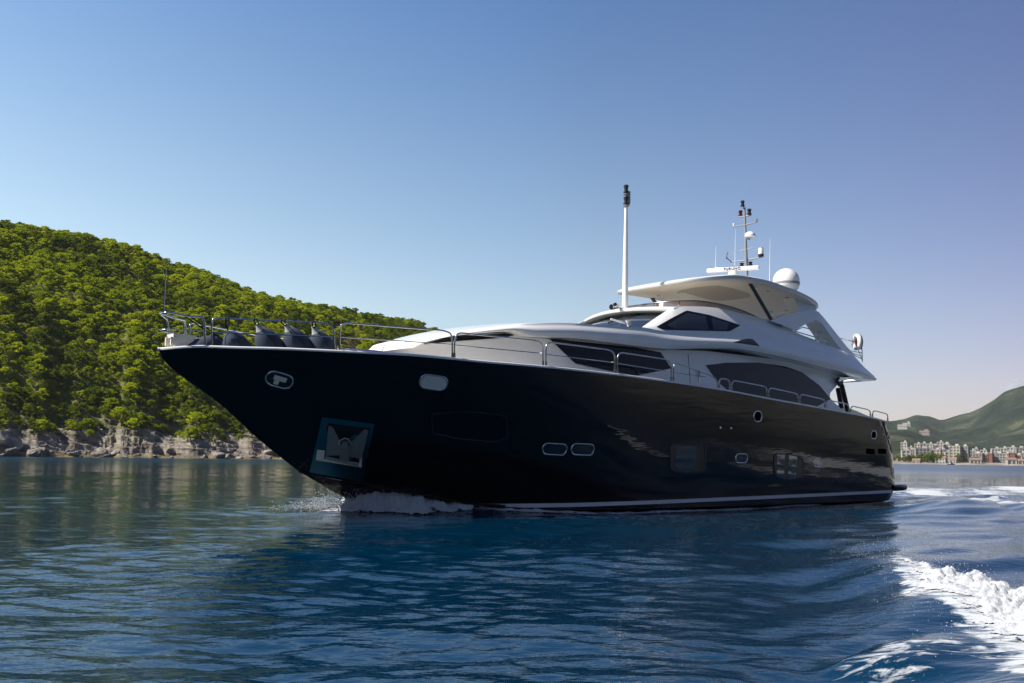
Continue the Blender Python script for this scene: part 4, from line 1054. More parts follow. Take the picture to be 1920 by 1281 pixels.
# ---------------------------------------------------------------- arch (port and starboard) carrying the hardtop
def plate(poly_px, v, depth, name, m, hole=None):
    pass
def arch_poly(pts, v): return [loc(*pix(px, py, v)) for px, py in pts]
outer = arc([(1444, 602), (1470, 592.5), (1500, 584.5), (1524, 581.5), (1533, 583), (1545, 596), (1575, 634), (1602, 668), (1622, 690)], 40)
inner_ = arc([(1470, 611), (1482, 615.5), (1491, 620), (1510, 608), (1528, 600.5), (1534, 601), (1541, 606), (1557, 629), (1576, 655), (1606, 684)], 40)
def vz(v0, z): return v0 + (6.6 - z)*.16
rows = [[] for _ in range(7)]
for (a, b), (c, d) in zip(outer, inner_):
    po = pix(a, b, 2.72); pi_ = pix(c, d, 2.78)
    dep = .75
    for r, p, dv in ((rows[0], po, -.02), (rows[1], po, .0), (rows[2], pi_, .0), (rows[3], pi_, -.02), (rows[4], pi_, -dep), (rows[5], po, -dep), (rows[6], po, -.02)):
        r.append(loc(p[0], p[1]+dv, p[2]))
mb = MB(); mb.grid(rows, flip=True).pair('radar_arch', M_WHITE, yacht, sharp=30)
mb = MB()
lo = [pix(1500, 584, 2.62), pix(1531, 582, 2.62)]; hi = [pix(1487, 556, 2.35), pix(1530, 566, 2.35)]
P = [loc(*lo[0]), loc(*lo[1]), loc(*hi[1]), loc(*hi[0])]
mb.prism(P, (0, .5, 0)).pair('hardtop_leg', M_WHITE, yacht, smooth=False)
# hardtop
_HZ = [(18.9, 8.28), (19.9, 8.42), (21.1, 8.56), (22.4, 8.57), (24, 8.47), (25, 8.38), (26.3, 8.20), (27.3, 8.0)]
def hz(u): return smtab(_HZ, u)
def hv(t):  # outline half breadth at fraction along
    return t
plan = cr([(19.0, 0), (19.05, .9), (19.3, 1.8), (19.85, 2.45), (20.7, 2.78), (22, 2.86), (24, 2.84), (25.8, 2.72), (26.8, 2.45), (27.25, 1.9), (27.4, 1.0), (27.42, 0)], 80)
rows = []
for ins, dz in ((1.0, .30), (.5, .27), (.22, .22), (.06, .16), (.0, .08), (.0, -.02), (.03, -.09), (.13, -.13), (.30, -.10), (.75, .0), (1.0, .02)):
    r = []
    for u, v in plan:
        cu = 23.0; k = 1-ins
        uu = cu + (u-cu)*(1-ins*(.98)); v2 = v*k
        if ins < .3: uu = u + (cu-u)/abs(cu-u+1e-9)*ins*1.6*min(1, abs(cu-u)/3); v2 = max(0, v-ins*1.6)
        r.append(loc(uu, v2, hz(uu) + dz*(.55 if dz > 0 else 1)))
    rows.append(r)
mb = MB(); mb.grid(rows[:7], flip=True).mirror(); mb.build('hardtop', M_WHITE, yacht, sharp=50)
mb = MB(); mb.grid(rows[6:], flip=True).mirror(); mb.build('hardtop_lining', M_SOFFIT, yacht, sharp=50)
hrow = rows[6:]
tb = BVHTree.FromPolygons([tuple(v) for r in hrow for v in r] + [(v[0], -v[1], v[2]) for r in hrow for v in r],
      [(k + i*80+j, k + i*80+j+1, k + (i+1)*80+j+1, k + (i+1)*80+j) for k in (0, 80*len(hrow)) for i in range(len(hrow)-1) for j in range(79)])
for px, py in ((1187, 573), (1200, 560), (1235, 554.5), (1272, 549), (1309, 543), (1349, 536.5), (1415, 538), (1440, 546), (1476, 558), (1475, 583), (1447, 585), (1482, 576)):
    c = cast(px, py, tb, .004)
    if c: MB().lathe([(0.0, -.004), (.07, -.004), (.085, -.002), (.085, .01)], c[0], 14).build('downlight', M_GREY, yacht)
mb = MB(); pts = [cast(px, py, tb, .012) for px, py in ((1356, 563), (1470, 540.5), (1480, 541), (1516, 566), (1440, 579), (1395, 570))]
# sunroof recess panel
mb = MB(); rows = []
for u in np.linspace(21.2, 25.2, 10): rows.append([loc(u, v, hz(u) - .030) for v in np.linspace(-1.1, 1.1, 7)])
mb.grid(rows, flip=False).build('sunroof_panel', mat('tan_sunroof_blind', (.60, .53, .44), .7), yacht, sharp=None)
mb = MB(); mb.tube([loc(*pix(1406, 531, 2.5)), loc(*pix(1447, 601, 2.5))], .075, 10).pair('hardtop_strut', M_DSTEEL, yacht)

# ---------------------------------------------------------------- windows
def patch(top, bot, bvh, nu=24, nv=6, off=.012, name='window', m=M_GLASS, parent=None, mirror=True, smooth_curve=False):
    T = (cr if smooth_curve else arc)(top, nu); B = (cr if smooth_curve else arc)(bot, nu); rows = []
    for k in range(nv+1):
        r = []
        for a, b in zip(T, B):
            p = a + (b-a)*k/nv
            c = cast(p[0], p[1], bvh, off)
            if c is None:
                r.append(r[-1] if r else None); continue
            r.append(c[0])
        rows.append(r)
    for k, r in enumerate(rows):
        good = [x for x in r if x is not None]
        if not good: rows[k] = None; continue
        rows[k] = [x if x is not None else good[0] for x in r]
    rows = [r for r in rows if r is not None]
    mb = MB(); mb.grid(rows)
    return (mb.pair if mirror else mb.build)(name, m, parent or yacht, sharp=None, weld=False)
# strip window under the foredeck roof
patch([(795, 644), (830, 635), (870, 629), (920, 624.5), (958, 622), (967, 628)], [(795, 646), (830, 642.5), (870, 639), (920, 635.5), (945, 633.5), (967, 628)], wb, 40, 4, .02, 'foredeck_window')
patch([(1000, 631.5), (1030, 633.5), (1080, 636), (1130, 643), (1190, 652), (1238, 661)], [(1000, 632.5), (1030, 636), (1078, 682), (1130, 693), (1190, 705), (1258, 691)], wb, 50, 10, .02, 'side_window')
patch([(1323, 685), (1360, 680.5), (1420, 680), (1470, 687), (1503, 698), (1535, 722), (1557, 748)], [(1323, 685.5), (1345, 716), (1370, 737), (1420, 748), (1470, 760), (1530, 763), (1557, 748.5)], wb, 60, 10, .02, 'saloon_window')
# diamond pilothouse window
patch([(1231, 613), (1259, 597), (1287, 582.5), (1330, 591), (1388, 610)], [(1231, 613.5), (1245, 618.5), (1300, 620), (1368, 621.5), (1388, 610.5)], cb, 40, 8, .012, 'wheelhouse_window')
patch([(1252, 609), (1270, 598), (1289, 587.5), (1322, 593.5)], [(1252, 611), (1262, 617), (1300, 618.5), (1329, 619)], cb, 24, 6, .018, 'window_pane', M_PANE)
patch([(1333, 596), (1350, 602), (1366, 607)], [(1337, 619), (1350, 619), (1362, 619)], cb, 16, 6, .018, 'window_pane', M_PANE)
patch([(1375, 642), (1400, 635.5), (1411, 636), (1424, 649)], [(1375, 642.5), (1395, 645), (1411, 647.5), (1424, 649.5)], bb, 20, 4, .012, 'side_vent', M_BLACK)
# raked white blade below the wheelhouse window
a = [cast(px, py, bb, .012) for px, py in ((1290, 640), (1312, 638), (1319, 640.5), (1292, 643))]
# dark recess under the flybridge overhang
# door seam and handle on the side of the deckhouse
mb = MB(); pts = [cast(px, py, wb, .004) for px, py in arc([(1290, 664), (1292, 690), (1294, 720)], 20)]
mb.tube([p[0] for p in pts if p], .010, 6).pair('door_seam', M_BLACK, yacht)
c = cast(1309, 702, wb, .03)
if c: MB().tube([c[0] + Vector((0, 0, .16)), c[0] + Vector((0, -.02, 0)), c[0] + Vector((0, 0, -.25))], .03, 8).pair('door_handle', M_CHROME, yacht)
# aft deck struts and vent
MB().tube([loc(*pix(1578, 722, 2.75)), loc(*pix(1590, 772, 2.75))], .10, 10).pair('aft_pillar', M_BLACK, yacht)
MB().tube([loc(*pix(1571, 728, 2.3)), loc(*pix(1578, 765, 2.3))], .10, 10).pair('aft_pillar', M_BLACK, yacht)
mb = MB(); c = pix(1576, 716, 2.75); R = Matrix.Rotation(math.radians(90), 3, 'X')
mb.lathe([(0, .03), (.17, .03), (.2, .0), (.22, -.05)], loc(*c), 20, R).pair('side_vent', M_BLACK, yacht)
# aft overhang lower body
rows = []
for q in range(9):
    t = q/8; u = lerp(27.6, 29.4, t)
    rows.append([loc(u, v, lerp(4.92, 5.34, t**1.5) + dz*(1-.8*t)) for v, dz in ((2.9 - .3*t, .24), (2.82-.3*t, .06), (2.5-.3*t, 0), (0, 0))])
MB().grid(rows).mirror().build('aft_overhang', M_WHITE, yacht, sharp=40)
# sunpad in front of the trunk
mb = MB(); mb.lathe([(0, .0), (.9, 0), (1.0, -.1), (1.0, -.5)], (6.0, 0, 4.72), 24).build('sunpad', M_CUSH, yacht)

# ---------------------------------------------------------------- hull fittings
def frame_at(px, py, bvh=hb):
    c = None; k = 0
    while c is None and k < 30: c = cast(px-k, py, bvh); k += 1
    p, n = c
    ex = Vector((1, 0, 0)); ex = (ex - n*ex.dot(n)).normalized(); ez = ex.cross(n)
    if ez.z < 0: ez = -ez
    return p, n, ex, ez
def stadium(a, b, n=10, octa=False):
    pts = []; r = min(a, b)
    for k in range(4*n):
        t = 2*math.pi*k/(4*n); x, y = math.cos(t), math.sin(t)
        e = .62
        X = (abs(x)**e)*(1 if x >= 0 else -1); Y = (abs(y)**e)*(1 if y >= 0 else -1)
        if a > b: X2 = (a-b)*(1 if x > 1e-6 else -1 if x < -1e-6 else 0) + b*x; pts.append((X2, b*y))
        else: Y2 = (b-a)*(1 if y > 1e-6 else -1 if y < -1e-6 else 0) + a*x*0; pts.append((a*x, (b-a)*(1 if y > 1e-6 else -1 if y < -1e-6 else 0) + a*y))
    return pts
def on_hull(fr, x, y, off):
    """point at offset (x,y) in the tangent frame dropped on the hull"""
    p, n, ex, ez = fr
    q = p + ex*x + ez*y
    h = hb.ray_cast(q + n*1.0, -n)
    b = h[0] if h[0] is not None and (h[0]-q).length < .4 else q
    return b + n*off
def port(px, py, wpx, hpx, name, inner, rim=.03, parts=True):
    fr = frame_at(px, py); p, n, ex, ez = fr
    a = (cast(px-wpx/2, py, hb)[0] - p).length; b = (cast(px-wpx*.2, py+hpx/2, hb)[0] - cast(px-wpx*.2, py, hb)[0]).length
    st = stadium(a, b); mb = MB(); rows = []
    for sc, off in ((0, .0), (rim*.5, .022), (rim, .028), (rim*1.5, .02), (rim*1.7, .0)):
        rows.append([on_hull(fr, x*(1+(sc-rim)/a), y*(1+(sc-rim)/b), off) for x, y in st])
    mb.grid(rows, closed=True); fo = mb.pair(name, M_CHROME, yacht, sharp=None)
    mb = MB(); k = len(st)
    ring = [on_hull(fr, x*(1-rim*.5/a), y*(1-rim*.5/b), .006) for x, y in st]
    mb.add(ring, [tuple(range(k))]); mb.pair('pane' if inner is not None else 'recess', inner or M_BLACK, fo, smooth=False, sharp=None, weld=False)  # without glass, a flat black fill stands for the opening's shade
    return fo, fr, a, b
M_PORTGL = mat('porthole_glass', (.012, .018, .022), .04, spec=.7)
port(1040, 842.5, 46, 21, 'porthole', M_PORTGL); port(1092.5, 843, 43, 21, 'porthole', M_PORTGL)
port(1390, 859.5, 22, 17, 'porthole', M_PORTGL); port(1532, 868, 15, 15, 'porthole', M_PORTGL)
M_PALE = mat('pale_and_sunlit_steel', (.82, .77, .68), .3, 0)  # sun on cleats and sill is put into this pale colour; roller shares it
for px, py, kind in ((524, 713, 0), (813, 717.5, 1)):
    fo, fr, a, b = port(px, py, 53, 26, 'fairlead', None)
    p, n, ex, ez = fr
    # cleat in the opening; its sunlit look is put into the pale colour
    mb = MB()
    if kind == 0:
        mb.box(p + n*.02 + ez*.06, (.34, .03, .13), Matrix((ex, n, ez)).transposed()); mb.box(p + n*.02 - ez*.06 - ex*.06, (.13, .03, .16), Matrix((ex, n, ez)).transposed())
    else:
        mb.add([on_hull(fr, x*.93, y*.9, .014) for x, y in stadium(a, b)], [tuple(range(40))])  # flat pale sheet fills the opening in place of sunlit deck
    mb.pair('cleat', M_PALE, fo, smooth=False, sharp=None)
for px, py, wp, hp, in ((1420.5, 781, 15, 20), (1638, 815.5, 10, 15), (1668.5, 818, 8, 14)):
    port(px, py, wp, hp, 'fairlead', M_HOLE, .035)
for px, py in ((1350.5, 802), (1370.5, 803)):
    c = cast(px, py, hb, .0); MB().lathe([(0, .02), (.04, .02), (.05, .0)], c[0], 10, Matrix.Rotation(math.radians(90), 3, 'X')).pair('drain_outlet', M_CHROME, yacht)
# flush hull windows
def window_rim(pts):
    P = arc([tuple(p) for p in pts] + [pts[0]], 70); q = [cast(a, b, hb, .012) for a, b in P]; q = [c[0] for c in q if c]
    MB().tube(q, .020, 6, cap=False).pair('window_rim', M_RIM, yacht)
M_RIM = mat('gloss_black_rim', (.015, .015, .017), .12, spec=1.0)
window_rim([(1256, 838), (1262, 833), (1290, 833), (1320, 837), (1322, 842), (1322, 878), (1318, 884), (1290, 887.5), (1262, 884), (1256, 878)])
window_rim([(1451, 855), (1455, 851), (1480, 852), (1503, 859), (1506, 863), (1506, 890), (1502, 896), (1478, 900), (1455, 893), (1451, 888)])
window_rim([(810, 776), (870, 772), (935, 777), (950, 783), (950, 822), (925, 829), (860, 823), (810, 812)])
M_HGL = mat('hull_window_glass', (.030, .042, .042), .035, spec=.9)
patch([(1256, 838), (1262, 833), (1290, 833), (1320, 837), (1322, 842)], [(1256, 878), (1262, 884), (1290, 887.5), (1318, 884), (1322, 878)], hb, 24, 6, .008, 'hull_window', M_BLACK)
patch([(1266, 837), (1304, 837)], [(1266, 882), (1304, 884)], hb, 12, 6, .016, 'hull_window_pane', M_HGL)
patch([(1451, 855), (1455, 851), (1480, 852), (1503, 859), (1506, 863)], [(1451, 888), (1455, 893), (1478, 900), (1502, 896), (1506, 890)], hb, 24, 6, .008, 'hull_window', M_BLACK)
patch([(1456, 852.5), (1471, 853)], [(1456, 893), (1469, 897)], hb, 8, 6, .016, 'hull_window_pane', M_HGL)
patch([(1479, 853.5), (1494, 856.5)], [(1477, 898.5), (1492, 897)], hb, 8, 6, .016, 'hull_window_pane', M_HGL)
patch([(810, 776), (870, 772), (935, 777), (950, 783)], [(810, 812), (860, 823), (925, 829), (950, 822)], hb, 24, 6, .006, 'hull_window', M_GLASS)
for x in (1632, 1654):
    patch([(x-8, 842), (x-6, 841), (x+7, 842), (x+8, 843)], [(x-8, 850), (x-6, 851), (x+7, 852), (x+8, 851)], hb, 8, 3, .008, 'engine_vent', M_HOLE)
# anchor pocket
pp = patch([(604, 782), (702, 795)], [(580, 887), (679, 902)], hb, 16, 14, .010, 'anchor_plate', M_PLATE)
fr = frame_at(643, 835); p, n, ex, ez = fr
# pocket opening: flat black sheet for its inner shade, side cheeks, sill
def hp(px, py, off): return cast(px, py, hb, off)[0]
mb = MB(); mb.add([hp(615, 793, .016), hp(694, 803, .016), hp(678, 876, .016), hp(593, 862, .016)], [(0, 1, 2, 3)]).pair('pocket_shade', M_BLACK, yacht, smooth=False, sharp=None, weld=False)
mb = MB()
for q in ([(595, 842), (609, 844), (607, 860), (592, 862)], [(676, 852), (679, 853), (678, 876), (672, 873)], [(592, 862), (607, 860), (673, 872), (678, 876)]):
    mb.add([hp(x, y, .03 if i < 2 else .022) for i, (x, y) in enumerate(q)], [(0, 1, 2, 3)])
mb.pair('pocket_sill', M_PALE, yacht, smooth=False, sharp=None, weld=False)  # pale colour stands in for sun on the cheeks and sill
M_ANCH = mat('worn_steel_anchor', (.36, .33, .29), .40, .6); bump(M_ANCH, 14, .4, .01)
mb = MB()
for fl in ([(616, 797), (624, 800), (640, 830), (640, 850), (611, 852)], [(690, 806), (683, 804), (654, 832), (652, 852), (677, 858)]):
    mb.prism([hp(x, y, .09) for x, y in fl], n*-.07)
mb.prism([hp(x, y, .13) for x, y in ((641, 824), (652, 825), (655, 862), (636, 860))], n*-.1)
mb.tube([hp(x, y, .12) for x, y in arc([(635, 832), (637, 823), (645, 818), (653, 820), (657, 828)], 12)], .028, 8)
mb.tube([hp(610, 855, .09), hp(640, 862, .10), hp(672, 868, .09)], .055, 8)
mb.pair('anchor', M_ANCH, yacht, smooth=False, sharp=30)

# ---------------------------------------------------------------- railings
def railpt(px, py, ins=.09): return loc(*pixf(px, py, lambda u: max(.12, Vs(u)-ins)))
def deckpt(px, ins=.09):
    # where a post at picture column px meets the cap
    for py in np.linspace(640, 800, 641):
        q = pixf(px, py, lambda u: max(.12, Vs(u)-ins))
        if q[2] <= Zs(q[0]) + .05: return loc(*q)
RAILS = [ # post x's, top polyline, mid rail
    ((397, 627), [(397, 612), (398, 600), (404, 596.5), (612, 605.5), (623, 611), (626.5, 622)], [(397, 623), (627, 632)], 0),
    ((637, 848), [(637, 620), (640, 608), (649, 605.5), (832, 620), (845, 625), (848, 636)], [(637, 632), (848, 646)], 0),
    ((852, 1018), [(852, 642), (856, 627), (864, 624.5), (1004, 638.5), (1014, 642), (1018, 652)], [(852, 647), (1018, 663)], 0),
    ((1023.5, 1152.5), [(1023.5, 655), (1026, 644.5), (1034, 642), (1140, 656), (1149, 660), (1152.5, 668)], [(1023.5, 664.5), (1152.5, 680)], 0),
    ((1157.5, 1258.5), [(1157.5, 672), (1160, 663.5), (1166, 661.5), (1248, 674), (1255, 677.5), (1258.5, 684)], [(1157.5, 681.5), (1258.5, 697.5)], 0),
    ((1263, 1346), [(1263, 690), (1265, 682), (1270, 681), (1330, 703), (1342, 711), (1346, 720)], [(1263, 699), (1322, 706.5)], 0),
    ((1348.5, 1368.5), [(1348.5, 718), (1350, 711.5), (1354, 710), (1363, 711.5), (1367, 714), (1368.5, 720)], None, 0),
    ((1372, 1437.5), [(1372, 721), (1374, 715.5), (1378, 714), (1430, 724), (1436, 727), (1437.5, 733)], None, 0),
    ((1441, 1496.5), [(1441, 735), (1443, 729), (1447, 728), (1490, 737.5), (1495, 740), (1496.5, 746)], None, 0),
    ((1499.5, 1547), [(1499.5, 746), (1501, 741), (1505, 740), (1540, 748), (1545.5, 750.5), (1547, 756)], None, 0),
    ((1549, 1592), [(1549, 756), (1551, 751.5), (1556, 751), (1585, 757), (1590.5, 760), (1592, 765)], None, 0),
    ((1595, 1632), [(1595, 768), (1596.5, 763), (1600, 762), (1627, 768), (1631, 770.5), (1632, 776)], None, 0),
    ((1636, 1664.5), [(1636, 776), (1637.5, 771.5), (1641, 770.5), (1660, 775.5), (1663.5, 777), (1664.5, 781)], None, 0)]
def rail_section(posts, top, mid):
    for sgn in (1, -1):
        mb = MB()
        A = deckpt(posts[0]); B = deckpt(posts[1])
        path = [A - Vector((0, 0, .05))] + [railpt(*q) for q in top] + [B - Vector((0, 0, .05))]
        path = fillet(path, .12, 4)
        rr = .024
        mb.tube(path, rr, 8)
        for q in (A, B): mb.tube([q - Vector((0, 0, .02)), q + Vector((0, 0, .14))], .034, 8)
        if mid: mb.tube([railpt(*q) for q in arc(mid, 12)], .015, 6)
        if sgn < 0: mb.v = [(x, -y, z) for x, y, z in mb.v]
        mb.build('guard_rail', M_CHROME, yacht, sharp=50)
for posts, top, mid, _ in RAILS: rail_section(posts, top, mid)
# bow pulpit: one rail carried round the stem
A = deckpt(385); zt = railpt(376, 591)
mb = MB(); side = [A - Vector((0, 0, .05)), railpt(384, 606), railpt(380, 594)]
noseu = zt.x - 1.0
port_top = [railpt(380, 594), railpt(350, 592.5), loc(.22, .26, zt.z + .02), loc(.06, .14, zt.z + .015)]
top = cr([tuple(p) for p in port_top] + [(x, -y, z) for x, y, z in [tuple(p) for p in port_top[::-1]]], 60)
path = fillet(side[:2] + [Vector(top[0])], .15, 6) + [Vector(p) for p in top[1:-1]] + fillet([Vector(top[-1]), Vector((side[1].x, -side[1].y, side[1].z)), Vector((A.x, -A.y, A.z-.05))], .15, 6)
mb.tube(path, .027, 10)
mz = railpt(385, 621)
mid = cr([tuple(mz), tuple(loc(.5, .5, mz.z+.0)), tuple(loc(.08, .14, mz.z))] + [(.08, .14, mz.z), (.5, .5, mz.z), (mz.x, -mz.y, mz.z)], 50)
mb.tube([Vector(p) for p in mid], .016, 8)
for q in (A, Vector((A.x, -A.y, A.z))): mb.tube([q - Vector((0, 0, .02)), q + Vector((0, 0, .16))], .038, 8)
q = Vector((.30, .30, 0)); mb.tube([Vector((.06, .14, zt.z+.01)), Vector((.30, .28, zt.z-.10)), Vector((.36, .30, zt.z-.3)), Vector((.36, .30, 4.3))], .022, 8)
mb.build('bow_pulpit', M_CHROME, yacht, sharp=50)
MB().tube([loc(.07, .05, zt.z), loc(.07, .05, zt.z + .6), loc(.07, .05, zt.z+1.19)], [.02, .016, .012], 8).build('jackstaff', M_CHROME, yacht)
# bow roller
mb = MB()
for s in (-1, 1): mb.box((.55, s*.17, 4.56), (.62, .05, .22)); mb.lathe([(0, .1), (.1, .1), (.1, -.1), (0, -.1)], (.45, s*.05, 4.5), 14, Matrix.Rotation(math.radians(90), 3, 'X'))
mb.box((.6, 0, 4.70), (.62, .44, .10)); mb.box((.7, 0, 4.5), (.28, .2, .3)); mb.build('bow_roller', M_PALE, yacht, smooth=False, sharp=30)

# aft flybridge rails seen through and behind the arch
def tubes(lst, r, name, m, v, par=None, mir=True):
    mb = MB()
    for poly in lst: mb.tube(fillet([loc(*pix(x, y, v)) for x, y in poly], .1, 4), r, 6)
    return (mb.pair if mir else mb.build)(name, m, par or yacht, sharp=50)
tubes([[(1490, 621), (1505, 613.5), (1525, 619), (1529, 625), (1529, 640)], [(1531, 640), (1531, 625), (1535, 622), (1546, 626), (1557, 646)], [(1490, 621), (1530, 633)], [(1499, 627.5), (1530, 639)], [(1531, 633), (1552, 639)]],
      .022, 'flybridge_rail', M_CHROME, 2.5)
tubes([[(1573, 634), (1602, 641), (1611, 660), (1616, 675)], [(1577, 640), (1594, 658), (1616, 662)], [(1584, 636.5), (1600, 650), (1615, 655)], [(1588, 655), (1600, 663), (1616, 668)], [(1593, 662), (1616, 673)], [(1616, 648), (1617, 679)]],
      .020, 'flybridge_rail', M_CHROME, 2.35)

# ---------------------------------------------------------------- mast, radar, domes
def onc(px, py, v=0.0): return loc(*pix(px, py, v))
mp = empty('light_mast', (0, 0, 0), 0, yacht)
b0 = onc(1172, 578); b1 = onc(1174, 386)
MB().tube([b0 - Vector((0, 0, .2)), b0, lerp(b0, b1, .5), b1], [.13, .12, .095, .06], 16).build('mast_pole', M_WHITE, mp)
def lamp(c, r, hgt, par, lens=M_BLACK, R=None):
    MB().lathe([(0, hgt), (r*.7, hgt), (r, hgt*.93), (r, hgt*.72), (r*.78, hgt*.66), (r*.78, hgt*.3), (r*1.1, hgt*.24), (r*1.1, hgt*.1), (r*.6, 0), (0, 0)], c, 16, R).build('navigation_light', lens, par, sharp=25)
z1 = b1.z
lamp((b1.x, b1.y, z1 + .02), .10, .33, mp); lamp((b1.x, b1.y, z1 + .47), .095, .34, mp)
MB().box((b1.x + .07, b1.y - .03, z1 + .32), (.14, .12, .5)).build('lamp_bracket', M_GREY, mp, smooth=False)
MB().lathe([(0, 0), (.13, 0), (.13, .04), (0, .04)], (b1.x, b1.y, z1 - .02), 14).build('lamp_bracket', M_GREY, mp)
MB().lathe([(0, 0), (.12, 0), (.12, .03), (0, .03)], (b1.x, b1.y, z1 + .43), 14).build('lamp_bracket', M_GREY, mp)
# twin horns in front of the mast
mb = MB()
for px, py in ((1149, 576), (1156, 573)):
    c = onc(px, py, .25); mb.lathe([(0, -.14), (.05, -.1), (.06, 0), (.1, .06), (.1, .09), (0, .09)], c, 14, Matrix.Rotation(math.radians(-90), 3, 'Y'))
    mb.tube([c, onc(1172, 579, .15)], .03, 8)
mb.build('horn', M_CHROME, yacht, sharp=40)
# radar scanner
rs = empty('radar_scanner', (0, 0, 0), 0, yacht)
A = onc(1326.5, 507.5); 
ctr = onc(1375, 505.5, 0)
# bar lies across the boat, turned a little
def rp(px, py, vshift): return onc(px, py, vshift)
dirv = (onc(1423, 501.5, 1.05) - onc(1326.5, 508.5, -1.05)); mid = (onc(1423, 501.5, 1.05) + onc(1326.5, 508.5, -1.05))/2
dx = dirv.normalized(); dz = Vector((0, 0, 1)); dz = (dz - dx*dz.dot(dx)).normalized(); dy = dz.cross(dx)
R = Matrix((dx, dy, dz)).transposed()
prof = [(-.10, -.07), (.08, -.09), (.10, -.05), (.10, .06), (.06, .09), (-.08, .08), (-.11, .0)]
mb = MB(); rows = [[mid + dx*s + dy*a*k + dz*b*k for a, b in prof] for s, k in ((-dirv.length/2, .9), (-dirv.length/2+.02, 1), (dirv.length/2-.02, 1), (dirv.length/2, .9))]
mb.grid(rows, closed=True); n0 = len(prof); mb.f.append(tuple(range(n0))); mb.f.append(tuple(range(3*n0, 4*n0))[::-1])
mb.build('antenna_bar', M_WHITE, rs, sharp=30)
base = mid + Vector((0, 0, -.28)); MB().lathe([(0, .22), (.12, .22), (.18, .15), (.24, .0), (.26, -.12), (0, -.12)], base, 18).build('gearbox', M_WHITE, rs, sharp=40)
facing = dy if dy.dot(CL-mid) > 0 else -dy
cu = bpy.data.curves.new('lettering', 'FONT'); cu.body = 'FURUNO'; cu.size = .155; cu.align_x = 'CENTER'; cu.align_y = 'CENTER'; cu.extrude = .003; cu.offset = .006; cu.space_character = 1.25
to = bpy.data.objects.new('tmp_text', cu); COL.objects.link(to); bpy.context.view_layer.update()
tm = bpy.data.meshes.new_from_object(to.evaluated_get(bpy.context.evaluated_depsgraph_get())); bpy.data.objects.remove(to)
tm.materials.clear(); tm.materials.append(M_BLUETXT)
lt = bpy.data.objects.new('lettering', tm); COL.objects.link(lt); lt.parent = rs
fx = dx if dx.dot(rayL(1430, 500)-rayL(1320, 508)) > 0 else -dx
lz = facing; lx = fx; ly = lz.cross(lx); 
if ly.z < 0: ly = -ly
Mx = Matrix((lx, ly, lz)).transposed().to_4x4(); Mx.translation = mid + facing*.112; lt.matrix_local = Mx
# radar mast
rm = empty('radar_mast', (0, 0, 0), 0, yacht); UV = 0.0
foot = onc(1400.5, 522); head = onc(1396, 391)
MB().tube([foot - Vector((0, 0, .3)), lerp(foot, head, .5), head], [.075, .06, .04], 10).build('mast_pole', M_GREY, rm)
def arm(a, b, va, vb, r=.028):
    A_, B_ = onc(*a, va), onc(*b, vb); C_ = (A_+B_)/2 - Vector((0, 0, .03))
    MB().tube([A_, C_, B_], [r*.8, r*1.3, r*.8], 8).build('mast_arm', M_GREY, rm)
arm((1370, 492), (1431, 481.5), -.7, .7); arm((1374, 425.5), (1420, 416.5), -.5, .5); arm((1384.5, 406.5), (1409, 403.5), -.28, .28)
arm((1386, 470), (1411, 464.5), -.3, .3, .02)
arm((1392, 389), (1398, 390), 0, 0)
def lampat(px, py, v, r, h, m=M_BLACK): lamp(onc(px, py, v), r, h, rm, m)
lampat(1392.5, 388, -.06, .085, .27); lampat(1388.5, 406, -.25, .09, .26, M_RED); lampat(1405, 403, .25, .09, .26, M_BLACK)
lampat(1391, 500, -.2, .09, .16); lampat(1407, 498, .25, .09, .16)
lampat(1418.5, 416, .48, .05, .13, M_GREY); lampat(1376, 424, -.48, .05, .12, M_WHITE)
c = onc(1406.5, 443, .3); MB().lathe([(0, .2), (.10, .185), (.19, .13), (.23, .04), (.235, -.02), (.2, -.05), (0, -.06)], c, 20).build('satellite_dome', M_WHITE, rm)
MB().tube([onc(1406, 446, .3), onc(1405, 449, .3), onc(1399, 447, 0)], .025, 6).build('mast_arm', M_GREY, rm)
c = onc(1426.8, 479.5, .6); MB().lathe([(0, .36), (.07, .35), (.105, .31), (.115, .1), (.115, .06)], c, 16).build('camera_housing', M_WHITE, rm); MB().lathe([(.118, .06), (.12, -.04), (.06, -.08), (0, -.08)], c, 16).build('camera_base', M_BLACK, rm)
tb_ = [[(1371, 491), (1363, 484), (1362.5, 478)], [(1362.5, 486), (1362.5, 478), (1365, 474)]]
mb = MB()
for p_ in tb_: mb.tube([onc(x, y, -.75) for x, y in p_], .02, 6)
mb.build('wind_sensor', M_BLACK, rm)
for px, y0, y1, v in ((1341.5, 513, 462, -1.6), (1443, 527, 448, 1.5), (1378, 497, 430, -1.2)):
    MB().tube([onc(px, y0, v), onc(px + .5, (y0+y1)/2, v), onc(px+1, y1, v)], [.018, .012, .007], 6).build('whip_aerial', M_WHITE, yacht)
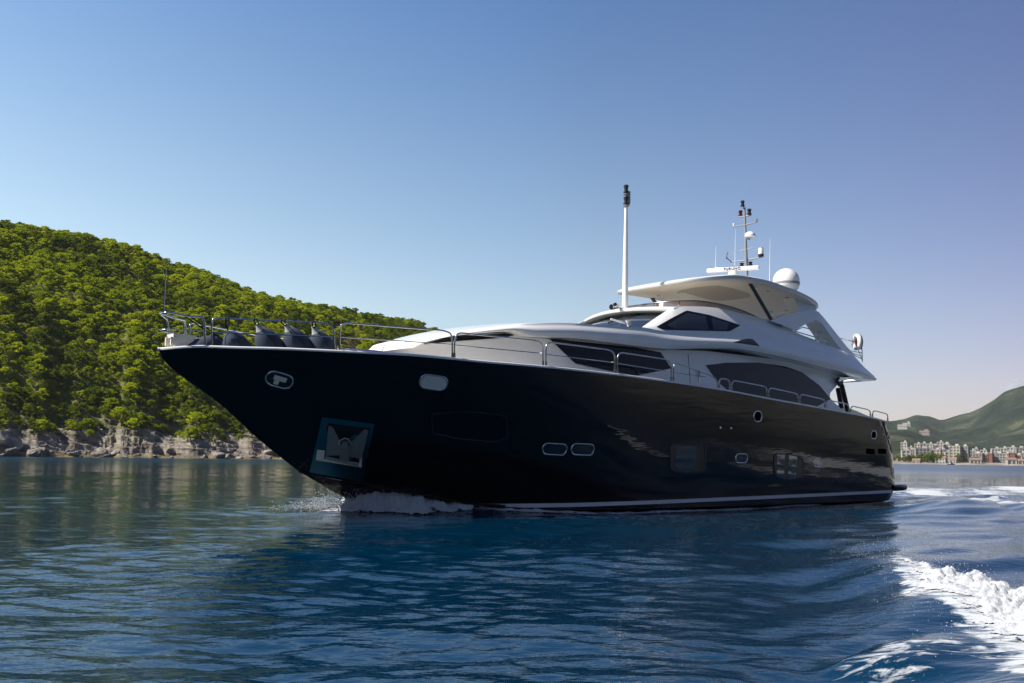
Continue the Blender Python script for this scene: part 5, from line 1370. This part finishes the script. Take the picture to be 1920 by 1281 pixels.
# big satellite dome
c = onc(1474.5, 541, .0)
f_ = (onc(1498, 541, 0) - onc(1450, 541, 0)); rad = 24.2/ (F/( (O + AX*c.x).y + 0)) if False else .60
dd = empty('satellite_dome', (0, 0, 0), 0, yacht)
dist = ((CL - c).length); rad = 24.2*dist/F*.98
MB().lathe([(rad*.80, -rad*.25), (rad*.93, -.02), (rad*1.0, .12*rad), (rad*1.0, .45*rad)] + [(rad*math.cos(a), .45*rad + rad*.98*math.sin(a)) for a in np.linspace(.05, math.pi/2, 14)], c + Vector((0, 0, rad*.12)), 32).build('dome_shell', M_WHITE, dd, sharp=60)
MB().lathe([(rad*1.004, .13*rad), (rad*1.008, .16*rad), (rad*1.008, .30*rad), (rad*1.004, .33*rad)], c + Vector((0, 0, rad*.12)), 32).build('dome_band', M_GREY, dd)
MB().lathe([(rad*.75, -rad*.9), (rad*.8, -rad*.1)], c + Vector((0, 0, rad*.1)), 24).build('dome_pedestal', M_WHITE, dd)

# ---------------------------------------------------------------- things hung on the yacht
def to_world(p): return O + AX*p[0] - PT*p[1] + Vector((0, 0, p[2]))
YR = Matrix.Rotation(math.pi/2 - PHI, 3, 'Z')
def fender(px, py, v, lean, roll, length, rad, label, rail_px, eye=True):
    u, v_, z = pix(px, py, v); base = to_world(loc(u, v_, z))
    t = empty('fender', base, math.pi/2 - PHI); tag(t, label, 'fender', 'covered fenders stowed inside the bow rail')
    R = Matrix.Rotation(roll, 3, 'X') @ Matrix.Rotation(lean, 3, 'Y')
    prof = []
    for k in range(17):
        a = k/16; z_ = length*(a-.5)
        r = rad*(1 - abs(2*a-1)**2.6)**.55 if 0 < a < 1 else .03
        if a > .5: r *= 1 - .25*(a-.5)*2*.6
        prof.append((max(r, .03), z_))
    MB().lathe(prof, (0, 0, 0), 22, R).build('fender_cover', M_NAVY, t, sharp=70)
    # stitched seam
    MB().tube([R @ Vector((0, -r*1.005, z_)) for r, z_ in prof], .008, 5).build('cover_seam', M_ROPE, t)
    tip = R @ Vector((0, 0, length/2))
    if eye: MB().lathe([(.0, .13), (.05, .13), (.06, .08), (.10, -.02), (.13, -.07)], tip, 14, R).build('fender_eye', M_GREYEYE, t, sharp=50)
    rp_ = railpt(*rail_px); lp = rp_ - loc(u, v_, z)
    MB().tube([tip + R @ Vector((0, 0, .05)), lerp(tip, lp, .6) + Vector((.02, 0, .02)), lp + Vector((0, -.03, .02)), lp + Vector((-.03, .02, .035)), lp + Vector((-.05, .04, -.02)), lerp(tip, lp, .4) + Vector((-.05, .02, 0)), tip + R @ Vector((.02, 0, .03))], .019, 6).build('fender_rope', M_ROPE, t)
    return t
M_GREYEYE = mat('pale_rubber', (.45, .45, .45), .6)
R_ = math.radians
fender(378, 656, .10, R_(62), R_(4), 1.25, .33, 'navy covered fender lying lowest, just behind the bow pulpit', (352, 592.5), False)
fender(449, 661, .66, R_(-36), R_(8), 1.3, .37, 'navy covered fender with a bare rope loop, second from the bow tip', (428, 597.5), False)
fender(510, 656, 1.02, R_(-37), R_(4), 1.38, .37, 'navy covered fender with pale eye, third from the bow tip', (480, 599.5))
fender(563, 656, 1.38, R_(-37), R_(4), 1.38, .37, 'navy covered fender with pale eye, fourth from the bow tip', (531, 602))
fender(609, 660, 1.62, R_(-32), R_(4), 1.3, .35, 'navy covered fender beside the rail gap, farthest from the bow tip', (590, 604.5))
# horseshoe lifebuoy on the aft flybridge rail
u, v_, z = pix(1607, 643, 2.5); lb = empty('lifebuoy', to_world(loc(u, v_, z)), math.pi/2 - PHI - math.radians(30))
tag(lb, 'white and dark horseshoe lifebuoy with a red mark, hung on the aft flybridge rail', 'lifebuoy')
pts = [Vector((0, .24*math.sin(a), .02 + .30*math.cos(a))) for a in np.linspace(R_(-150), R_(150), 24)]
MB().tube(pts, .10, 12).build('lifebuoy_float', M_WHITE, lb)
MB().tube([p*1.0 + Vector((.065, 0, 0)) for p in pts], .075, 10).build('lifebuoy_cover', M_BLACK, lb)
MB().box((.02, 0, -.02), (.12, .16, .3)).build('red_mark', M_RED, lb, smooth=False)  # block for the red mark in the middle of the lifebuoy
